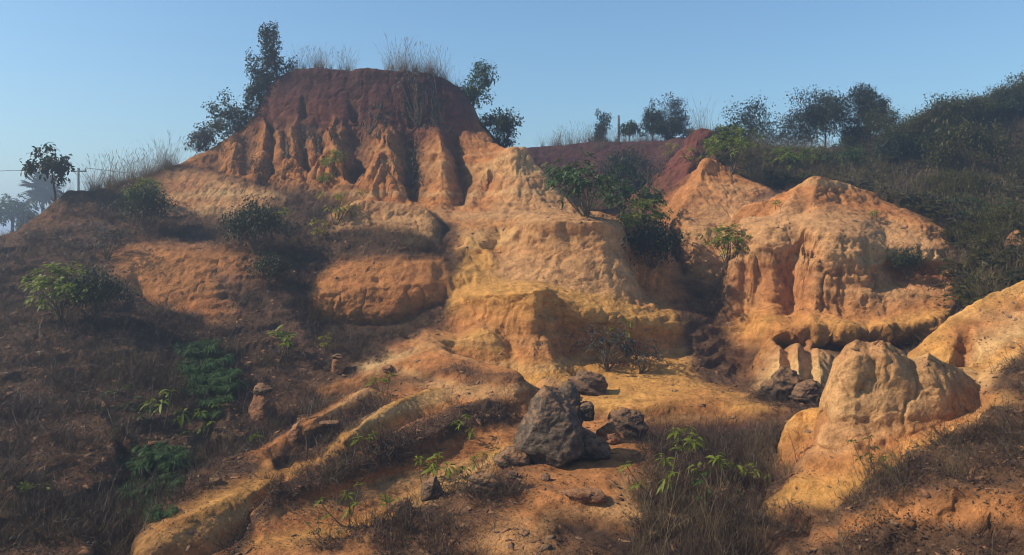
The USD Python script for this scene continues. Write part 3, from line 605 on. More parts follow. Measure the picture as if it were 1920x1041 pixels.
def emit_land():
    nu, nr = V.shape[:2]
    ids = np.arange(nu * nr).reshape(nu, nr)
    quads = np.stack([ids[:-1, :-1], ids[1:, :-1], ids[1:, 1:], ids[:-1, 1:]], -1).reshape(-1, 4)
    own = piece[:-1, :-1].ravel()
    Vf, Nf, Tf = V.reshape(-1, 3), N.reshape(-1, 3), TC.reshape(-1, 3)
    for k, (name, label, cat) in enumerate(PIECES):
        qd = quads[own == k]
        if not len(qd): continue
        used, inv = np.unique(qd, return_inverse=True); inv = inv.reshape(-1, 4)
        m = UsdGeom.Mesh.Define(stage, '/World/' + numbered(name))
        m.CreatePointsAttr(Vt.Vec3fArray.FromNumpy(Vf[used].astype(np.float32)))
        m.CreateFaceVertexCountsAttr(Vt.IntArray.FromNumpy(np.full(len(qd), 4, np.int32)))
        m.CreateFaceVertexIndicesAttr(Vt.IntArray.FromNumpy(inv.astype(np.int32).ravel()))
        m.CreateSubdivisionSchemeAttr('none')
        m.CreateNormalsAttr(Vt.Vec3fArray.FromNumpy(Nf[used].astype(np.float32))); m.SetNormalsInterpolation('vertex')
        UsdGeom.PrimvarsAPI(m).CreatePrimvar('tint', Sdf.ValueTypeNames.Color3fArray, 'vertex').Set(Vt.Vec3fArray.FromNumpy(Tf[used].astype(np.float32)))
        UsdShade.MaterialBindingAPI.Apply(m.GetPrim()).Bind(earth)
        custom(m.GetPrim(), label=label, category=cat, kind=None if cat else 'structure')
emit_land()
# ------------------------------------------------------------------ where a bearing and a height angle meet the ground
def hit(px, py):
    i = np.interp(px, us, np.arange(len(us))); i0 = int(min(i, len(us) - 2)); a = i - i0
    prof = e[i0] * (1 - a) + e[i0 + 1] * a
    k = np.nonzero(prof >= (HZ - py) / FPX)[0]
    j = k[0] if len(k) else int(np.argmax(prof))
    return np.array([(px - 960) * ys[j] / FPX, ys[j], Z[i0, j] * (1 - a) + Z[i0 + 1, j] * a])

# ------------------------------------------------------------------ materials
def leaf_mat(name, dark, mid, light, trans=0.35):
    return usdkit.material(stage, '/World/Looks/' + name, {
        'g': ('geometry', {}), 'r': ('rgb_ramp', {'ramp': [(0.0, dark), (0.55, mid), (1.0, light)]}),
        'p': ('principled_bsdf', {'roughness': 0.55, 'specular_ior_level': 0.3}), 't': ('translucent_bsdf', {}), 'x': ('mix_closure', {'fac': trans})},
        [('g.random_per_island', 'r.fac'), ('r.color', 'p.base_color'), ('r.color', 't.color'), ('p.BSDF', 'x.closure1'), ('t.BSDF', 'x.closure2')], surface='x.closure')
def plain_mat(name, c, rough=0.9, scale=20.0, spread=0.35):
    return usdkit.material(stage, '/World/Looks/' + name, {
        'g': ('geometry', {}), 'n': ('noise_texture', {'scale': scale, 'detail': 5.0, 'roughness': 0.65}),
        'r': ('rgb_ramp', {'ramp': [(0.3, tuple(x * (1 - spread) for x in c)), (0.7, tuple(min(1, x * (1 + spread)) for x in c))]}),
        'b': ('bump', {'strength': 0.5, 'distance': 0.02}), 'p': ('principled_bsdf', {'roughness': rough, 'specular_ior_level': 0.2})},
        [('g.position', 'n.vector'), ('n.fac', 'r.fac'), ('r.color', 'p.base_color'), ('n.fac', 'b.height'), ('b.normal', 'p.normal')], surface='p.BSDF')
def rock_mat(name, c1, c2, c3, scale=4.0, flat=1.0):
    return usdkit.material(stage, '/World/Looks/' + name, {
        'g': ('geometry', {}), 'mp': ('mapping', {'scale': (1, 1, flat)}), 'n': ('noise_texture', {'scale': scale, 'detail': 9.0, 'roughness': 0.7}), 'n2': ('noise_texture', {'scale': scale * 7, 'detail': 5.0, 'roughness': 0.7}),
        'r': ('rgb_ramp', {'ramp': [(0.3, c1), (0.52, c2), (0.72, c3)]}), 'r2': ('rgb_ramp', {'ramp': [(0.3, (0.65, 0.65, 0.65)), (0.6, (1.15, 1.15, 1.15))]}),
        'm': ('mix_color', {'blend_type': 'multiply', 'fac': 1.0, 'use_clamp': False}), 'sx': ('separate_xyz', {}), 'dn': ('noise_texture', {'scale': 2.4, 'detail': 5.0}), 'dm': ('math', {'math_type': 'multiply'}),
        'dr': ('rgb_ramp', {'ramp': [(0.12, (0, 0, 0)), (0.5, (0.5, 0.5, 0.5))]}), 'du': ('mix_color', {'blend_type': 'mix', 'b': (0.33, 0.16, 0.065)}),
        'b': ('bump', {'strength': 0.8, 'distance': 0.06}), 'b2': ('bump', {'strength': 0.7, 'distance': 0.015}), 'p': ('principled_bsdf', {'roughness': 0.8, 'specular_ior_level': 0.25})},
        [('g.position', 'mp.vector'), ('mp.vector', 'n.vector'), ('mp.vector', 'n2.vector'), ('n.fac', 'r.fac'), ('n2.fac', 'r2.fac'), ('r.color', 'm.a'), ('r2.color', 'm.b'), ('g.normal', 'sx.vector'), ('sx.z', 'dm.value1'), ('dn.fac', 'dm.value2'), ('dm.value', 'dr.fac'), ('m.result', 'du.a'), ('dr.color', 'du.fac'), ('g.position', 'dn.vector'), ('du.result', 'p.base_color'),
         ('n.fac', 'b.height'), ('n2.fac', 'b2.height'), ('b.normal', 'b2.normal'), ('b2.normal', 'p.normal')], surface='p.BSDF')
M = {
    'green': leaf_mat('green_leaf', (0.04, 0.07, 0.012), (0.10, 0.15, 0.022), (0.24, 0.26, 0.035)),
    'lime': leaf_mat('yellow_green_leaf', (0.14, 0.17, 0.012), (0.32, 0.33, 0.022), (0.52, 0.46, 0.035), 0.45),
    'yellow': leaf_mat('yellow_leaf', (0.22, 0.20, 0.015), (0.46, 0.35, 0.022), (0.58, 0.42, 0.03), 0.45),
    'dark': leaf_mat('dark_leaf', (0.03, 0.038, 0.011), (0.066, 0.08, 0.020), (0.14, 0.15, 0.03), 0.3),
    'olive': leaf_mat('olive_leaf', (0.075, 0.068, 0.012), (0.19, 0.155, 0.025), (0.38, 0.29, 0.045), 0.48),
    'grey': leaf_mat('dusty_leaf', (0.045, 0.045, 0.035), (0.085, 0.085, 0.065), (0.15, 0.15, 0.11), 0.2),
    'fern': leaf_mat('fern_leaf', (0.06, 0.11, 0.03), (0.12, 0.20, 0.045), (0.25, 0.30, 0.055), 0.4),
    'autumn': leaf_mat('brown_green_leaf', (0.03, 0.032, 0.010), (0.085, 0.075, 0.02), (0.20, 0.13, 0.03), 0.3),
    'straw': leaf_mat('dry_straw', (0.14, 0.10, 0.05), (0.27, 0.20, 0.10), (0.40, 0.31, 0.17), 0.3),
    'twig': leaf_mat('dry_twig', (0.045, 0.028, 0.018), (0.10, 0.062, 0.036), (0.19, 0.125, 0.07), 0.1),
    'litter': leaf_mat('dry_litter', (0.035, 0.020, 0.012), (0.09, 0.05, 0.026), (0.21, 0.125, 0.06), 0.1),
    'rusty': leaf_mat('rusty_twig', (0.07, 0.03, 0.016), (0.14, 0.06, 0.03), (0.22, 0.10, 0.05), 0.1),
    'bark': plain_mat('bark', (0.07, 0.05, 0.035)), 'stem': plain_mat('stem', (0.10, 0.075, 0.04)), 'grey_wood': plain_mat('weathered_wood', (0.11, 0.095, 0.08)),
    'concrete': plain_mat('pole_concrete', (0.22, 0.21, 0.19)), 'wire': plain_mat('wire', (0.05, 0.05, 0.05)), 'ceramic': plain_mat('insulator', (0.3, 0.3, 0.28), 0.3),
    'boulder': rock_mat('grey_boulder', (0.022, 0.016, 0.012), (0.066, 0.049, 0.036), (0.18, 0.13, 0.085), 4.0),
    'slate': rock_mat('layered_rock', (0.025, 0.018, 0.014), (0.075, 0.050, 0.034), (0.24, 0.15, 0.085), 3.5, 3.5),
    'rust': rock_mat('rusty_rock', (0.06, 0.03, 0.02), (0.17, 0.075, 0.035), (0.33, 0.16, 0.07), 4.0, 1.5),
    'stone': rock_mat('small_stone', (0.05, 0.033, 0.024), (0.13, 0.08, 0.05), (0.26, 0.17, 0.10), 6.0),
    'sandy': rock_mat('sandy_lump', (0.30, 0.13, 0.04), (0.44, 0.22, 0.07), (0.55, 0.31, 0.11), 3.0),
    'blackrock': rock_mat('dark_rock', (0.025, 0.017, 0.012), (0.065, 0.043, 0.028), (0.24, 0.15, 0.075), 2.6),
}

# ------------------------------------------------------------------ things
def thing(name, label, cat, loc, rz=0.0, scale=1.0, group=None, tilt=(0, 0)):
    x = UsdGeom.Xform.Define(stage, '/World/' + numbered(name))
    x.AddTranslateOp().Set(Gf.Vec3d(*map(float, loc)))
    x.AddRotateXYZOp().Set(Gf.Vec3f(tilt[0], tilt[1], math.degrees(rz)))
    s = scale if np.ndim(scale) else (scale,) * 3
    x.AddScaleOp().Set(Gf.Vec3f(*map(float, s)))
    custom(x.GetPrim(), label=label, category=cat, group=group)
    return x
PARTN = {}
def part(parent, name, mesh, mat, smooth=False, kind=None, label=None):
    pp = str(parent.GetPath()); n = PARTN.get((pp, name), 0); PARTN[(pp, name)] = n + 1
    m = usdkit.mesh(stage, f'{pp}/{name}' + (f'_{n:03d}' if n else ''), mesh, mat, smooth)
    custom(m.GetPrim(), kind=kind, label=label)
    return m
def solo(name, mesh, mat, label, cat, smooth=False, kind=None, group=None):
    m = usdkit.mesh(stage, '/World/' + numbered(name), mesh, mat, smooth)
    custom(m.GetPrim(), label=label, category=cat, kind=kind, group=group)
    return m

# ------------------------------------------------------------------ rocks
def unit(v): return v / (np.linalg.norm(v, axis=-1, keepdims=True) + 1e-12)
def rock_mesh(size, seed, sub=5, facets=9, rough=0.16, layers=0.0, lean=(0, 0), taper=0.0, box=0.0, profile=None):
    r = np.random.default_rng(seed)
    v = trimesh.creation.icosphere(sub, 1.0)
    p = np.array(v.vertices)
    for _ in range(facets):                       # broken faces
        n = r.normal(size=3); n /= np.linalg.norm(n); d = r.uniform(0.55, 0.88)
        over = p @ n - d
        p -= np.where(over > 0, over * 0.86, 0)[:, None] * n
    if profile is not None:                       # (height, left edge, right edge) up the rock's outline
        pr = np.array(profile, float); z_ = p[:, 2]; t = np.clip((z_ + 0.97) / 1.94, 0, 1); rr = np.hypot(p[:, 0], p[:, 1])
        lo, hi = np.interp(t * pr[-1, 0], pr[:, 0], pr[:, 1]), np.interp(t * pr[-1, 0], pr[:, 0], pr[:, 2]); s_ = np.clip(rr / np.sqrt(np.clip(1 - z_ * z_, 1e-4, 1)), 0, 1.0) * np.clip(np.sqrt(np.clip(1 - z_ * z_, 0, 1)) / 0.4, 0, 1)
        dx, dy = p[:, 0] / (rr + 1e-6), p[:, 1] / (rr + 1e-6)
        size = np.array([2.0, 2.0, 2.0]); p = np.stack([(lo + hi) / 2 + dx * s_ * (hi - lo) / 2, dy * s_ * (0.25 + 0.38 * (hi - lo)), t * pr[-1, 0] - pr[-1, 0] / 2], 1)
        for _ in range(13):
            n = unit(r.normal(size=3)); over = p @ n - 0.80 * (p @ n).max(); p -= np.where(over > 0, over * 0.9, 0)[:, None] * n
    if box: p = np.sign(p) * np.abs(p) ** (1 - box) * 0.9
    p[:, :2] *= (1 - taper * p[:, 2])[:, None]
    p = p * np.array(size) / 2
    nn = p / (np.linalg.norm(p, axis=1, keepdims=True) + 1e-9)
    sc = float(np.mean(size)) * (0.62 if profile is not None else 1)
    off = r.uniform(0, 90, 3)
    p += nn * ((fbm(p / sc + off, 2.2, 5, seed) - 0.5) * rough * sc * 1.5)[:, None]
    if layers:
        b = (p[:, 2] + 0.25 * sc * (fbm(p / sc + off, 1.2, 2, seed + 5) - 0.5) + 0.18 * p[:, 0])
        p[:, :2] *= (1 + layers * (noise(np.stack([b / sc * 9, b * 0, b * 0], -1), 1, seed) - 0.5))[:, None]
    p += nn * ((fbm(p / sc + off, 9.0, 3, seed + 2) - 0.5) * rough * 0.5 * sc)[:, None]
    p[:, 0] += lean[0] * p[:, 2]; p[:, 1] += lean[1] * p[:, 2]
    return trimesh.Trimesh(p, v.faces, process=False)
def put_rock(name, label, px, py, w, h, mat, seed, d=None, Y=None, sink=0.25, rz=0, cat='rock', group=None, tilt=(0, 0), dz=0.0, **kw):
    """A rock whose foot shows at (px, py); w and h in metres."""
    g = hit(px, py) if Y is None else np.array([*[float(c) for c in xy(px, Y)], float(height(*xy(px, Y)))])
    m = rock_mesh((w, d or w * 0.8, h * (1 + sink) * 1.0), seed, **kw)
    m.apply_transform(trimesh.transformations.euler_matrix(math.radians(tilt[0]), math.radians(tilt[1]), rz))
    m.apply_translation([g[0], g[1] + (d or w * 0.8) * 0.35, g[2] + dz + h * (1 - sink) / 2])
    return solo(name, m, M[mat], label, cat, smooth=35, group=group)
put_rock('boulder', 'big grey pitted boulder standing on the sandy path', 1030, 870, 1.22, 1.66, 'boulder', 8, d=1.1, sink=0.1, facets=0, rough=0.13, sub=6, profile=[(0, -.72, .74), (.3, -.76, .76), (.75, -.66, .74), (1.05, -.48, .58), (1.3, -.36, .50), (1.5, -.20, .40), (1.66, -.02, .25)])
put_rock('boulder', 'upright dark grey rock leaning on right shoulder of the big boulder', 1064, 850, 0.80, 1.50, 'boulder', 21, d=0.75, Y=18.55, sink=0.1, rough=0.14, taper=0.15, box=0.2)
put_rock('rock', 'squarish grey block wedged against the right side of the big boulder', 1101, 846, 0.50, 0.52, 'boulder', 5, d=0.55, Y=18.5, sink=0.1, facets=14, rough=0.14, taper=0.1, box=0.3, dz=0.50, tilt=(0, -8))
put_rock('rock', 'low dark rock at left foot of the big grey boulder', 960, 876, 0.80, 0.40, 'blackrock', 6, d=0.6, taper=0.25, box=.2)
put_rock('rock', 'low dark ledge of rock at right foot of the big boulder', 1100, 866, 1.15, 0.66, 'boulder', 7, d=0.9, taper=0.38, box=.15)
put_rock('layered_rock', 'dark layered slab-like boulder on the sandy flat behind the big boulder', 1112, 740, 1.35, 0.62, 'slate', 3, d=1.0, layers=0.55, facets=12, tilt=(0, 16), sub=6, box=0.35)
put_rock('rock', 'sunlit sandy orange lump left of the dark layered boulder', 1035, 742, 0.95, 0.50, 'sandy', 14, d=0.8, rough=0.12, taper=.3)
put_rock('layered_rock', 'rust and black layered rock with broken left face beside the path', 1182, 822, 1.2, 0.72, 'slate', 12, d=0.9, layers=0.6, facets=11, tilt=(0, 14), taper=.2, box=.3, sub=6)
put_rock('rock', 'rusty orange slab leaning against the black layered rock', 1146, 832, 0.70, 0.42, 'rust', 17, d=0.5, layers=0.2, taper=.4, tilt=(0, 10))
put_rock('rock', 'dark angular rock in front of the orange ridge face', 806, 938, 0.55, 0.44, 'blackrock', 4, d=0.45, facets=11, taper=.35, box=.2)
put_rock('rock', 'broken dark rock with flat top left of the path', 905, 925, 0.62, 0.34, 'blackrock', 10, d=0.5, layers=0.3, taper=.2, box=.3)
put_rock('rock', 'small dark stone between the two dark rocks and the big boulder', 962, 898, 0.26, 0.15, 'blackrock', 15, box=.2)
put_rock('rock', 'small dark rock beside the fresh green tuft near bottom centre', 756, 962, 0.28, 0.28, 'blackrock', 16, taper=.2)
put_rock('rock', 'small brown stone lying on the path below the big boulder', 1025, 903, 0.22, 0.16, 'stone', 18)
put_rock('rock', 'black rock bulge under the whitish mound below the hoodoos', 1474, 766, 1.45, 0.85, 'blackrock', 33, d=1.2, rough=0.22, Y=22.9, sink=0.2, taper=.28, layers=.3, facets=14)
put_rock('rock', 'dark rounded rock with pale band right of the black bulge', 1528, 772, 1.3, 0.62, 'slate', 34, d=1.1, rough=0.2, Y=22.5, sink=0.2, taper=.25, layers=.3, facets=12)
put_rock('rock', 'orange lump of earth in the grass at the right edge under the wooded hill', 1915, 472, 0.9, 0.8, 'rust', 35, d=0.9, taper=.2)
put_rock('rock', 'small red-brown stone on the thin ledge left of the promontory', 724, 700, 0.42, 0.26, 'rust', 36, box=.2)
put_rock('rock', 'flat grey stone slab lying on the debris slope', 612, 800, 0.62, 0.12, 'stone', 37, d=0.45, box=.3)
put_rock('rock', 'flat brown stone low on the litter slope near the yellow ridge', 402, 908, 0.30, 0.10, 'stone', 38, box=.3)
put_rock('rock', 'knobby little orange stub on the debris slope', 552, 826, 0.42, 0.42, 'rust', 39, taper=.35)
put_rock('rock', 'reddish low outcrop at the edge of the dark pit by the path', 1100, 948, 1.0, 0.26, 'rust', 40, layers=0.4, d=0.5, box=.3)
# stumps of earth under a stone cap
def stump(label, px, py, w, h, seed):
    g = hit(px, py); t = thing('earth_stump', label, 'earth stump', g + [0, w * .3, 0])
    a = rock_mesh((w, w * 0.9, h * 1.25), seed, facets=7, rough=0.14); z = np.array(a.vertices)[:, 2]
    a.vertices[:, :2] *= (1.1 - 0.45 * (z / h + 0.5))[:, None]; a.apply_translation([0, 0, h * 0.36]); part(t, 'column', a, M['rust'], 35)
    c = rock_mesh((w * 0.72, w * 0.7, h * 0.34), seed + 1, sub=4, rough=0.2, layers=0.3); c.apply_translation([-0.02, -0.04, h * 0.84]); part(t, 'cap_stone', c, M['blackrock'], 35)
stump('orange earth stump with dark stone cap among scrub left of centre', 487, 790, 0.78, 0.92, 51)
stump('small brown earth stump in the scrub below the orange cliff', 632, 700, 0.45, 0.56, 53)

# ------------------------------------------------------------------ leaves, stems
R = np.random.default_rng(77)
def unit(v): return v / (np.linalg.norm(v, axis=-1, keepdims=True) + 1e-12)
def leaves(pos, dirs, length, width, droop=0.35, up=None):
    """Leaf blades, each folded along its midrib and drooping: 8 triangles a leaf."""
    pos, dirs = np.atleast_2d(pos), unit(np.atleast_2d(dirs)); n = len(pos)
    length, width = np.broadcast_to(length, n)[:, None], np.broadcast_to(width, n)[:, None]
    u = np.array([0, 0, 1.0]) + R.normal(size=(n, 3)) * 0.35 if up is None else up
    side = unit(np.cross(dirs, u)); nor = np.cross(side, dirs)
    dn = np.array([0, 0, -1.0])
    def at(t, s, lift): return pos + dirs * length * t + side * width * s + nor * width * lift + dn * droop * length * t * t
    vs = [at(0, 0, 0), at(.35, -.42, .12), at(.35, 0, 0), at(.35, .42, .12), at(.7, -.46, .12), at(.7, 0, 0), at(.7, .46, .12), at(1, 0, 0)]
    V_ = np.stack(vs, 1).reshape(-1, 3)
    f = np.array([[0, 2, 1], [0, 3, 2], [1, 2, 5], [1, 5, 4], [2, 3, 6], [2, 6, 5], [4, 5, 7], [5, 6, 7]])
    F_ = (f[None] + 8 * np.arange(n)[:, None, None]).reshape(-1, 3)
    return V_, F_
def blades(pos, dirs, length, width, bend=0.4, seg=3):
    """Grass blades and dry twigs: narrow strips that taper and bend over."""
    pos, dirs = np.atleast_2d(pos), unit(np.atleast_2d(dirs)); n = len(pos)
    length, width = np.broadcast_to(length, n)[:, None], np.broadcast_to(width, n)[:, None]
    side = unit(np.cross(dirs, R.normal(size=(n, 3)))); lean = unit(R.normal(size=(n, 3)) * [1, 1, 0.1])
    vs = []
    for k in range(seg):
        t = k / seg
        c = pos + dirs * length * t + lean * length * bend * t * t
        vs += [c - side * width * (1 - 0.8 * t) / 2, c + side * width * (1 - 0.8 * t) / 2]
    vs.append(pos + dirs * length + lean * length * bend + [0, 0, 0])
    V_ = np.stack(vs, 1).reshape(-1, 3); m = 2 * seg + 1
    f = []
    for k in range(seg - 1): f += [[2 * k, 2 * k + 1, 2 * k + 3], [2 * k, 2 * k + 3, 2 * k + 2]]
    f.append([2 * seg - 2, 2 * seg - 1, 2 * seg])
    return V_, (np.array(f)[None] + m * np.arange(n)[:, None, None]).reshape(-1, 3)
def join(ms):
    vs, fs, k = [], [], 0
    for v, f in ms:
        vs.append(v); fs.append(f + k); k += len(v)
    return np.vstack(vs), np.vstack(fs)
def tube(path, radii, sides=6):
    path = np.asarray(path, float); n = len(path); radii = np.broadcast_to(radii, n)
    t = unit(np.gradient(path, axis=0)); ref = np.array([0.3, 0.9, 0.2]); a = unit(np.cross(t, ref)); b = np.cross(t, a)
    ang = np.linspace(0, 2 * math.pi, sides, endpoint=False)
    ring = path[:, None] + radii[:, None, None] * (np.cos(ang)[None, :, None] * a[:, None] + np.sin(ang)[None, :, None] * b[:, None])
    v = np.vstack([ring.reshape(-1, 3), path[:1], path[-1:]]); f = []
    for i in range(n - 1):
        for j in range(sides):
            k = (j + 1) % sides; p0, p1, p2, p3 = i * sides + j, i * sides + k, (i + 1) * sides + k, (i + 1) * sides + j
            f += [[p0, p1, p2], [p0, p2, p3]]
    for j in range(sides):
        k = (j + 1) % sides; f += [[n * sides, k, j], [n * sides + 1, (n - 1) * sides + j, (n - 1) * sides + k]]
    return v, np.array(f)
def bend_path(a, d, length, n=5, wob=0.08, rise=0.0):
    p = [np.array(a, float)]; d = unit(np.array(d, float))
    for _ in range(n): d = unit(d + R.normal(size=3) * wob + [0, 0, rise]); p.append(p[-1] + d * length / n)
    return np.array(p)
def sph(n, zmin=-0.3):
    v = unit(R.normal(size=(n * 4, 3))); v = v[v[:, 2] > zmin][:n]
    return v
def whorl(p, d, n, length, width, droop=0.5, spread=1.0):
    d = unit(np.asarray(d, float)); a = unit(np.cross(d, [0.31, 0.2, 0.9])); b = np.cross(d, a)
    th = np.arange(n) * 2.4 + R.uniform(0, 6); tilt = R.uniform(0.15, 0.75, n)[:, None]
    dirs = (np.cos(th)[:, None] * a + np.sin(th)[:, None] * b) * spread + d * tilt
    return leaves(p + R.normal(size=(n, 3)) * 0.02 + d * R.uniform(-.05, 0.03, n)[:, None], dirs, length * R.uniform(.7, 1.15, n), width * R.uniform(.8, 1.15, n), droop)

def source(name): return stage.CreateClassPrim('/World/' + name + '_source')
SRC = {}
def sapling_source(key, h, stems, per, length, width, mat, droop=0.6, single=True, spread=0.35):
    """A thin plant whose stems end in whorls of long hanging leaves."""
    c = source(key); SRC[key] = c.GetPath(); allv = []
    st = []
    for s in range(stems):
        d = unit(np.array([*(R.normal(size=2) * spread), 1.0])); p = bend_path((R.normal() * .03, R.normal() * .03, -0.08), d, h * R.uniform(.65, 1.05) + .08, 5, .09)
        st.append(tube(p, np.linspace(.012, .005, len(p)) * (0.6 + h * 0.5), 5))
        for q, at in ((p[-1], p[-1] - p[-2]), (p[-3], unit(p[-1] - p[-2]) + [R.normal() * .5, R.normal() * .5, 0]))[:2 if h > 0.5 else 1]:
            allv.append(whorl(q, at, per, length, width, droop))
    part(c, 'stem', join(st), M['stem'], True)
    if single:
        for v, f in allv:
            for k in range(len(v) // 8): part(c, 'leaf', (v[8 * k:8 * k + 8], f[:8]), M[mat], True)
    else: part(c, 'foliage', join(allv), M[mat], True, kind='stuff')
def shrub_source(key, w, h, whorls, per, length, width, mat, droop=0.35, stems=6, zmin=-0.1, cloud=False):
    """A bush: stems that fork out to a crown of leaf whorls with gaps between them."""
    c = source(key); SRC[key] = c.GetPath(); st, fo = [], []
    nc = max(6, whorls // 6); clumps = sph(nc, zmin); clumps = clumps * R.uniform(.5, 1.0, (len(clumps), 1))
    for s in range(whorls):
        k = clumps[R.integers(len(clumps))]; q = (k + R.normal(size=3) * 0.20) * [w / 2, w / 2, h * 0.5] + [0, 0, h * 0.52]
        q[2] = max(q[2], 0.06)
        if cloud: n_ = per * 2; fo.append(leaves(q + R.normal(size=(n_, 3)) * .13, R.normal(size=(n_, 3)) + [0, 0, .2], length * R.uniform(.6, 1.1, n_), width, droop))
        else: fo.append(whorl(q, unit(q - [0, 0, h * .25]) + [0, 0, .25], per, length, width, droop))
    for k in clumps[:stems + 6]:
        q = k * [w / 2, w / 2, h * 0.5] + [0, 0, h * 0.52]
        p = np.array([[R.normal() * .05, R.normal() * .05, -.12], q * [.35, .35, .45] + R.normal(size=3) * .05 * h, q]); p = np.array([p[0], (p[0] + p[1]) / 2, p[1], (p[1] + p[2]) / 2 + R.normal(size=3) * .03 * h, p[2]])
        st.append(tube(p, np.linspace(.022, .006, 5) * (0.5 + h * 0.35), 5))
    part(c, 'stem', join(st), M['stem'], True); part(c, 'foliage', join(fo), M[mat], True, kind='stuff')
def fern_source(key, w, h, fronds, mat):
    c = source(key); SRC[key] = c.GetPath()
    for s in range(fronds):
        a = R.uniform(0, 6.28); d = np.array([math.cos(a), math.sin(a), R.uniform(.9, 3.0)]); o = np.array([*(R.normal(size=2) * .08), 0]); ln = h * R.uniform(.8, 1.3)
        t = np.linspace(0.06, 1, 17)[:, None]; spine = o + unit(d) * ln * t + np.array([0, 0, -0.75]) * ln * t ** 2.2
        side = unit(np.cross(unit(d), [0, 0, 1])); wid = 0.27 * ln * np.sin(np.pi * (t * .86 + .1)) ** .8
        fw = unit(np.gradient(spine, axis=0))
        v1 = leaves(spine, side + fw * .5 + R.normal(size=(17, 3)) * .25 + [0, 0, -.2], wid[:, 0], wid[:, 0] * .13, .25, up=np.array([0, 0, 1.0])); v2 = leaves(spine, -side + fw * .5 + R.normal(size=(17, 3)) * .25 + [0, 0, -.2], wid[:, 0], wid[:, 0] * .13, .25, up=np.array([0, 0, 1.0]))
        part(c, 'frond', join([v1, v2, tube(np.vstack([[o - [0, 0, .05]], spine]), .004, 3)]), M[mat], True)
def put(key, name, label, cat, px, py, size=1.0, rz=None, Y=None, group=None, sink=0.03):
    g = hit(px, py) if Y is None else np.array([*[float(c) for c in xy(px, Y)], float(height(*xy(px, Y)))])
    x = thing(name, label, cat, g - [0, 0, sink], R.uniform(0, 6.28) if rz is None else rz, size, group)
    x.GetPrim().GetReferences().AddInternalReference(SRC[key]); x.GetPrim().SetInstanceable(True)
    return x
sapling_source('sapling_tall', 1.0, 3, 8, 0.17, 0.045, 'lime')
sapling_source('sapling_low', 0.5, 4, 9, 0.17, 0.048, 'lime')
sapling_source('sapling_green', 0.9, 4, 9, 0.18, 0.05, 'green')
sapling_source('tuft_green', 0.35, 5, 8, 0.15, 0.045, 'lime', droop=0.3)
sapling_source('sapling_yellow', 1.0, 5, 9, 0.17, 0.055, 'yellow')
shrub_source('shrub_lime', 1.5, 1.3, 110, 8, 0.15, 0.055, 'lime')
shrub_source('shrub_green', 1.6, 1.3, 140, 8, 0.15, 0.055, 'green')
shrub_source('shrub_dark', 1.8, 1.5, 190, 8, 0.12, 0.05, 'dark', cloud=True)
shrub_source('shrub_olive', 2.0, 1.7, 220, 8, 0.13, 0.05, 'olive', cloud=True)
shrub_source('shrub_grey', 1.6, 1.3, 110, 7, 0.13, 0.04, 'grey')
shrub_source('bush_high', 1.7, 2.6, 150, 8, 0.16, 0.07, 'dark')
shrub_source('bush_loose', 1.6, 1.9, 70, 8, 0.16, 0.06, 'green', zmin=-0.3)
fern_source('fern_patch', 0.6, 0.72, 14, 'fern')
# ------------------------------------------------------------------ trees, bushes on the skyline
def tree(label, px, py, w, h, mat, whorls, Y=None, name='tree', bare=0.35, group=None, lean=0.0, leaf=0.15, lobes=9, flat=1.0):
    g = hit(px, py) if Y is None else np.array([*[float(c) for c in xy(px, Y)], float(height(*xy(px, Y)))])
    t = thing(name, label, 'tree', g - [0, 0, .1], group=group)
    top = np.array([lean * h, 0, h * .62]); p = np.array([[0, 0, -.15], [lean * h * .2, .03, h * .2], [lean * h * .5, -.03, h * .42], top])
    part(t, 'trunk', tube(p, np.linspace(.035 + .012 * h, .015, 4), 7), M['bark'], True)
    k = sph(lobes, -.55) * R.uniform(.55, .95, (lobes, 1)) if lobes > 2 else sph(lobes)
    ctr = k * [w / 2, w / 2, h * (1 - bare) / 2 * flat] + [lean * h * .8, 0, h * (1 + bare) / 2]
    if bare <= 0: zz = R.uniform(.06, 1, len(k)) ** 1.15; aa = R.uniform(0, 6.28, len(k)); rr = R.uniform(.2, 1, len(k)) * (1.05 - .6 * zz); ctr = np.stack([np.cos(aa) * rr * w / 2 + lean * h * zz, np.sin(aa) * rr * w / 2, zz * h], 1)
    br = []
    for q in ctr:
        a = p[1] + (p[3] - p[1]) * R.uniform(.1, 1); m = (a + q) / 2 + R.normal(size=3) * .06 * w + [0, 0, .04 * h]
        br.append(tube(np.array([a, (a + m) / 2, m, q]), [.012 + .005 * h, .012, .010, .005], 5))
    part(t, 'branch', join(br), M['bark'], True)
    nl = int(whorls * 26); sub = ctr[R.integers(len(ctr), size=len(ctr) * 3)] + R.normal(size=(len(ctr) * 3, 3)) * np.array([w, w, h * (1 - bare)]) * .11
    q = sub[R.integers(len(sub), size=nl)] + R.normal(size=(nl, 3)) * np.array([w, w, h * (1 - bare)]) * .075
    fo = [leaves(q, R.normal(size=(nl, 3)) + [0, 0, .1], leaf * R.uniform(.6, 1.2, nl), leaf * .5, .3)]
    part(t, 'crown', join(fo), M[mat], True, kind='stuff')
    return t
tree('tall dark shrubby tree on the left shoulder of the butte top', 520, 140, 1.5, 2.7, 'dark', 130, Y=41.6, bare=0.0, lean=-.10, lobes=20)
tree('leafy bush hanging down the left edge of the butte cap', 488, 222, 1.7, 2.2, 'dark', 130, Y=41.6, bare=0.0, lean=-.1, lobes=18)
tree('spreading bush leaning out over the left slope below the butte cap', 444, 268, 2.6, 1.9, 'dark', 140, Y=40.8, bare=0.0, lean=-.3, lobes=22)
tree('thin loose bush lowest on the left slope of the butte', 388, 292, 1.7, 1.5, 'grey', 60, Y=39.8, bare=0.0, lean=-.25, lobes=14)
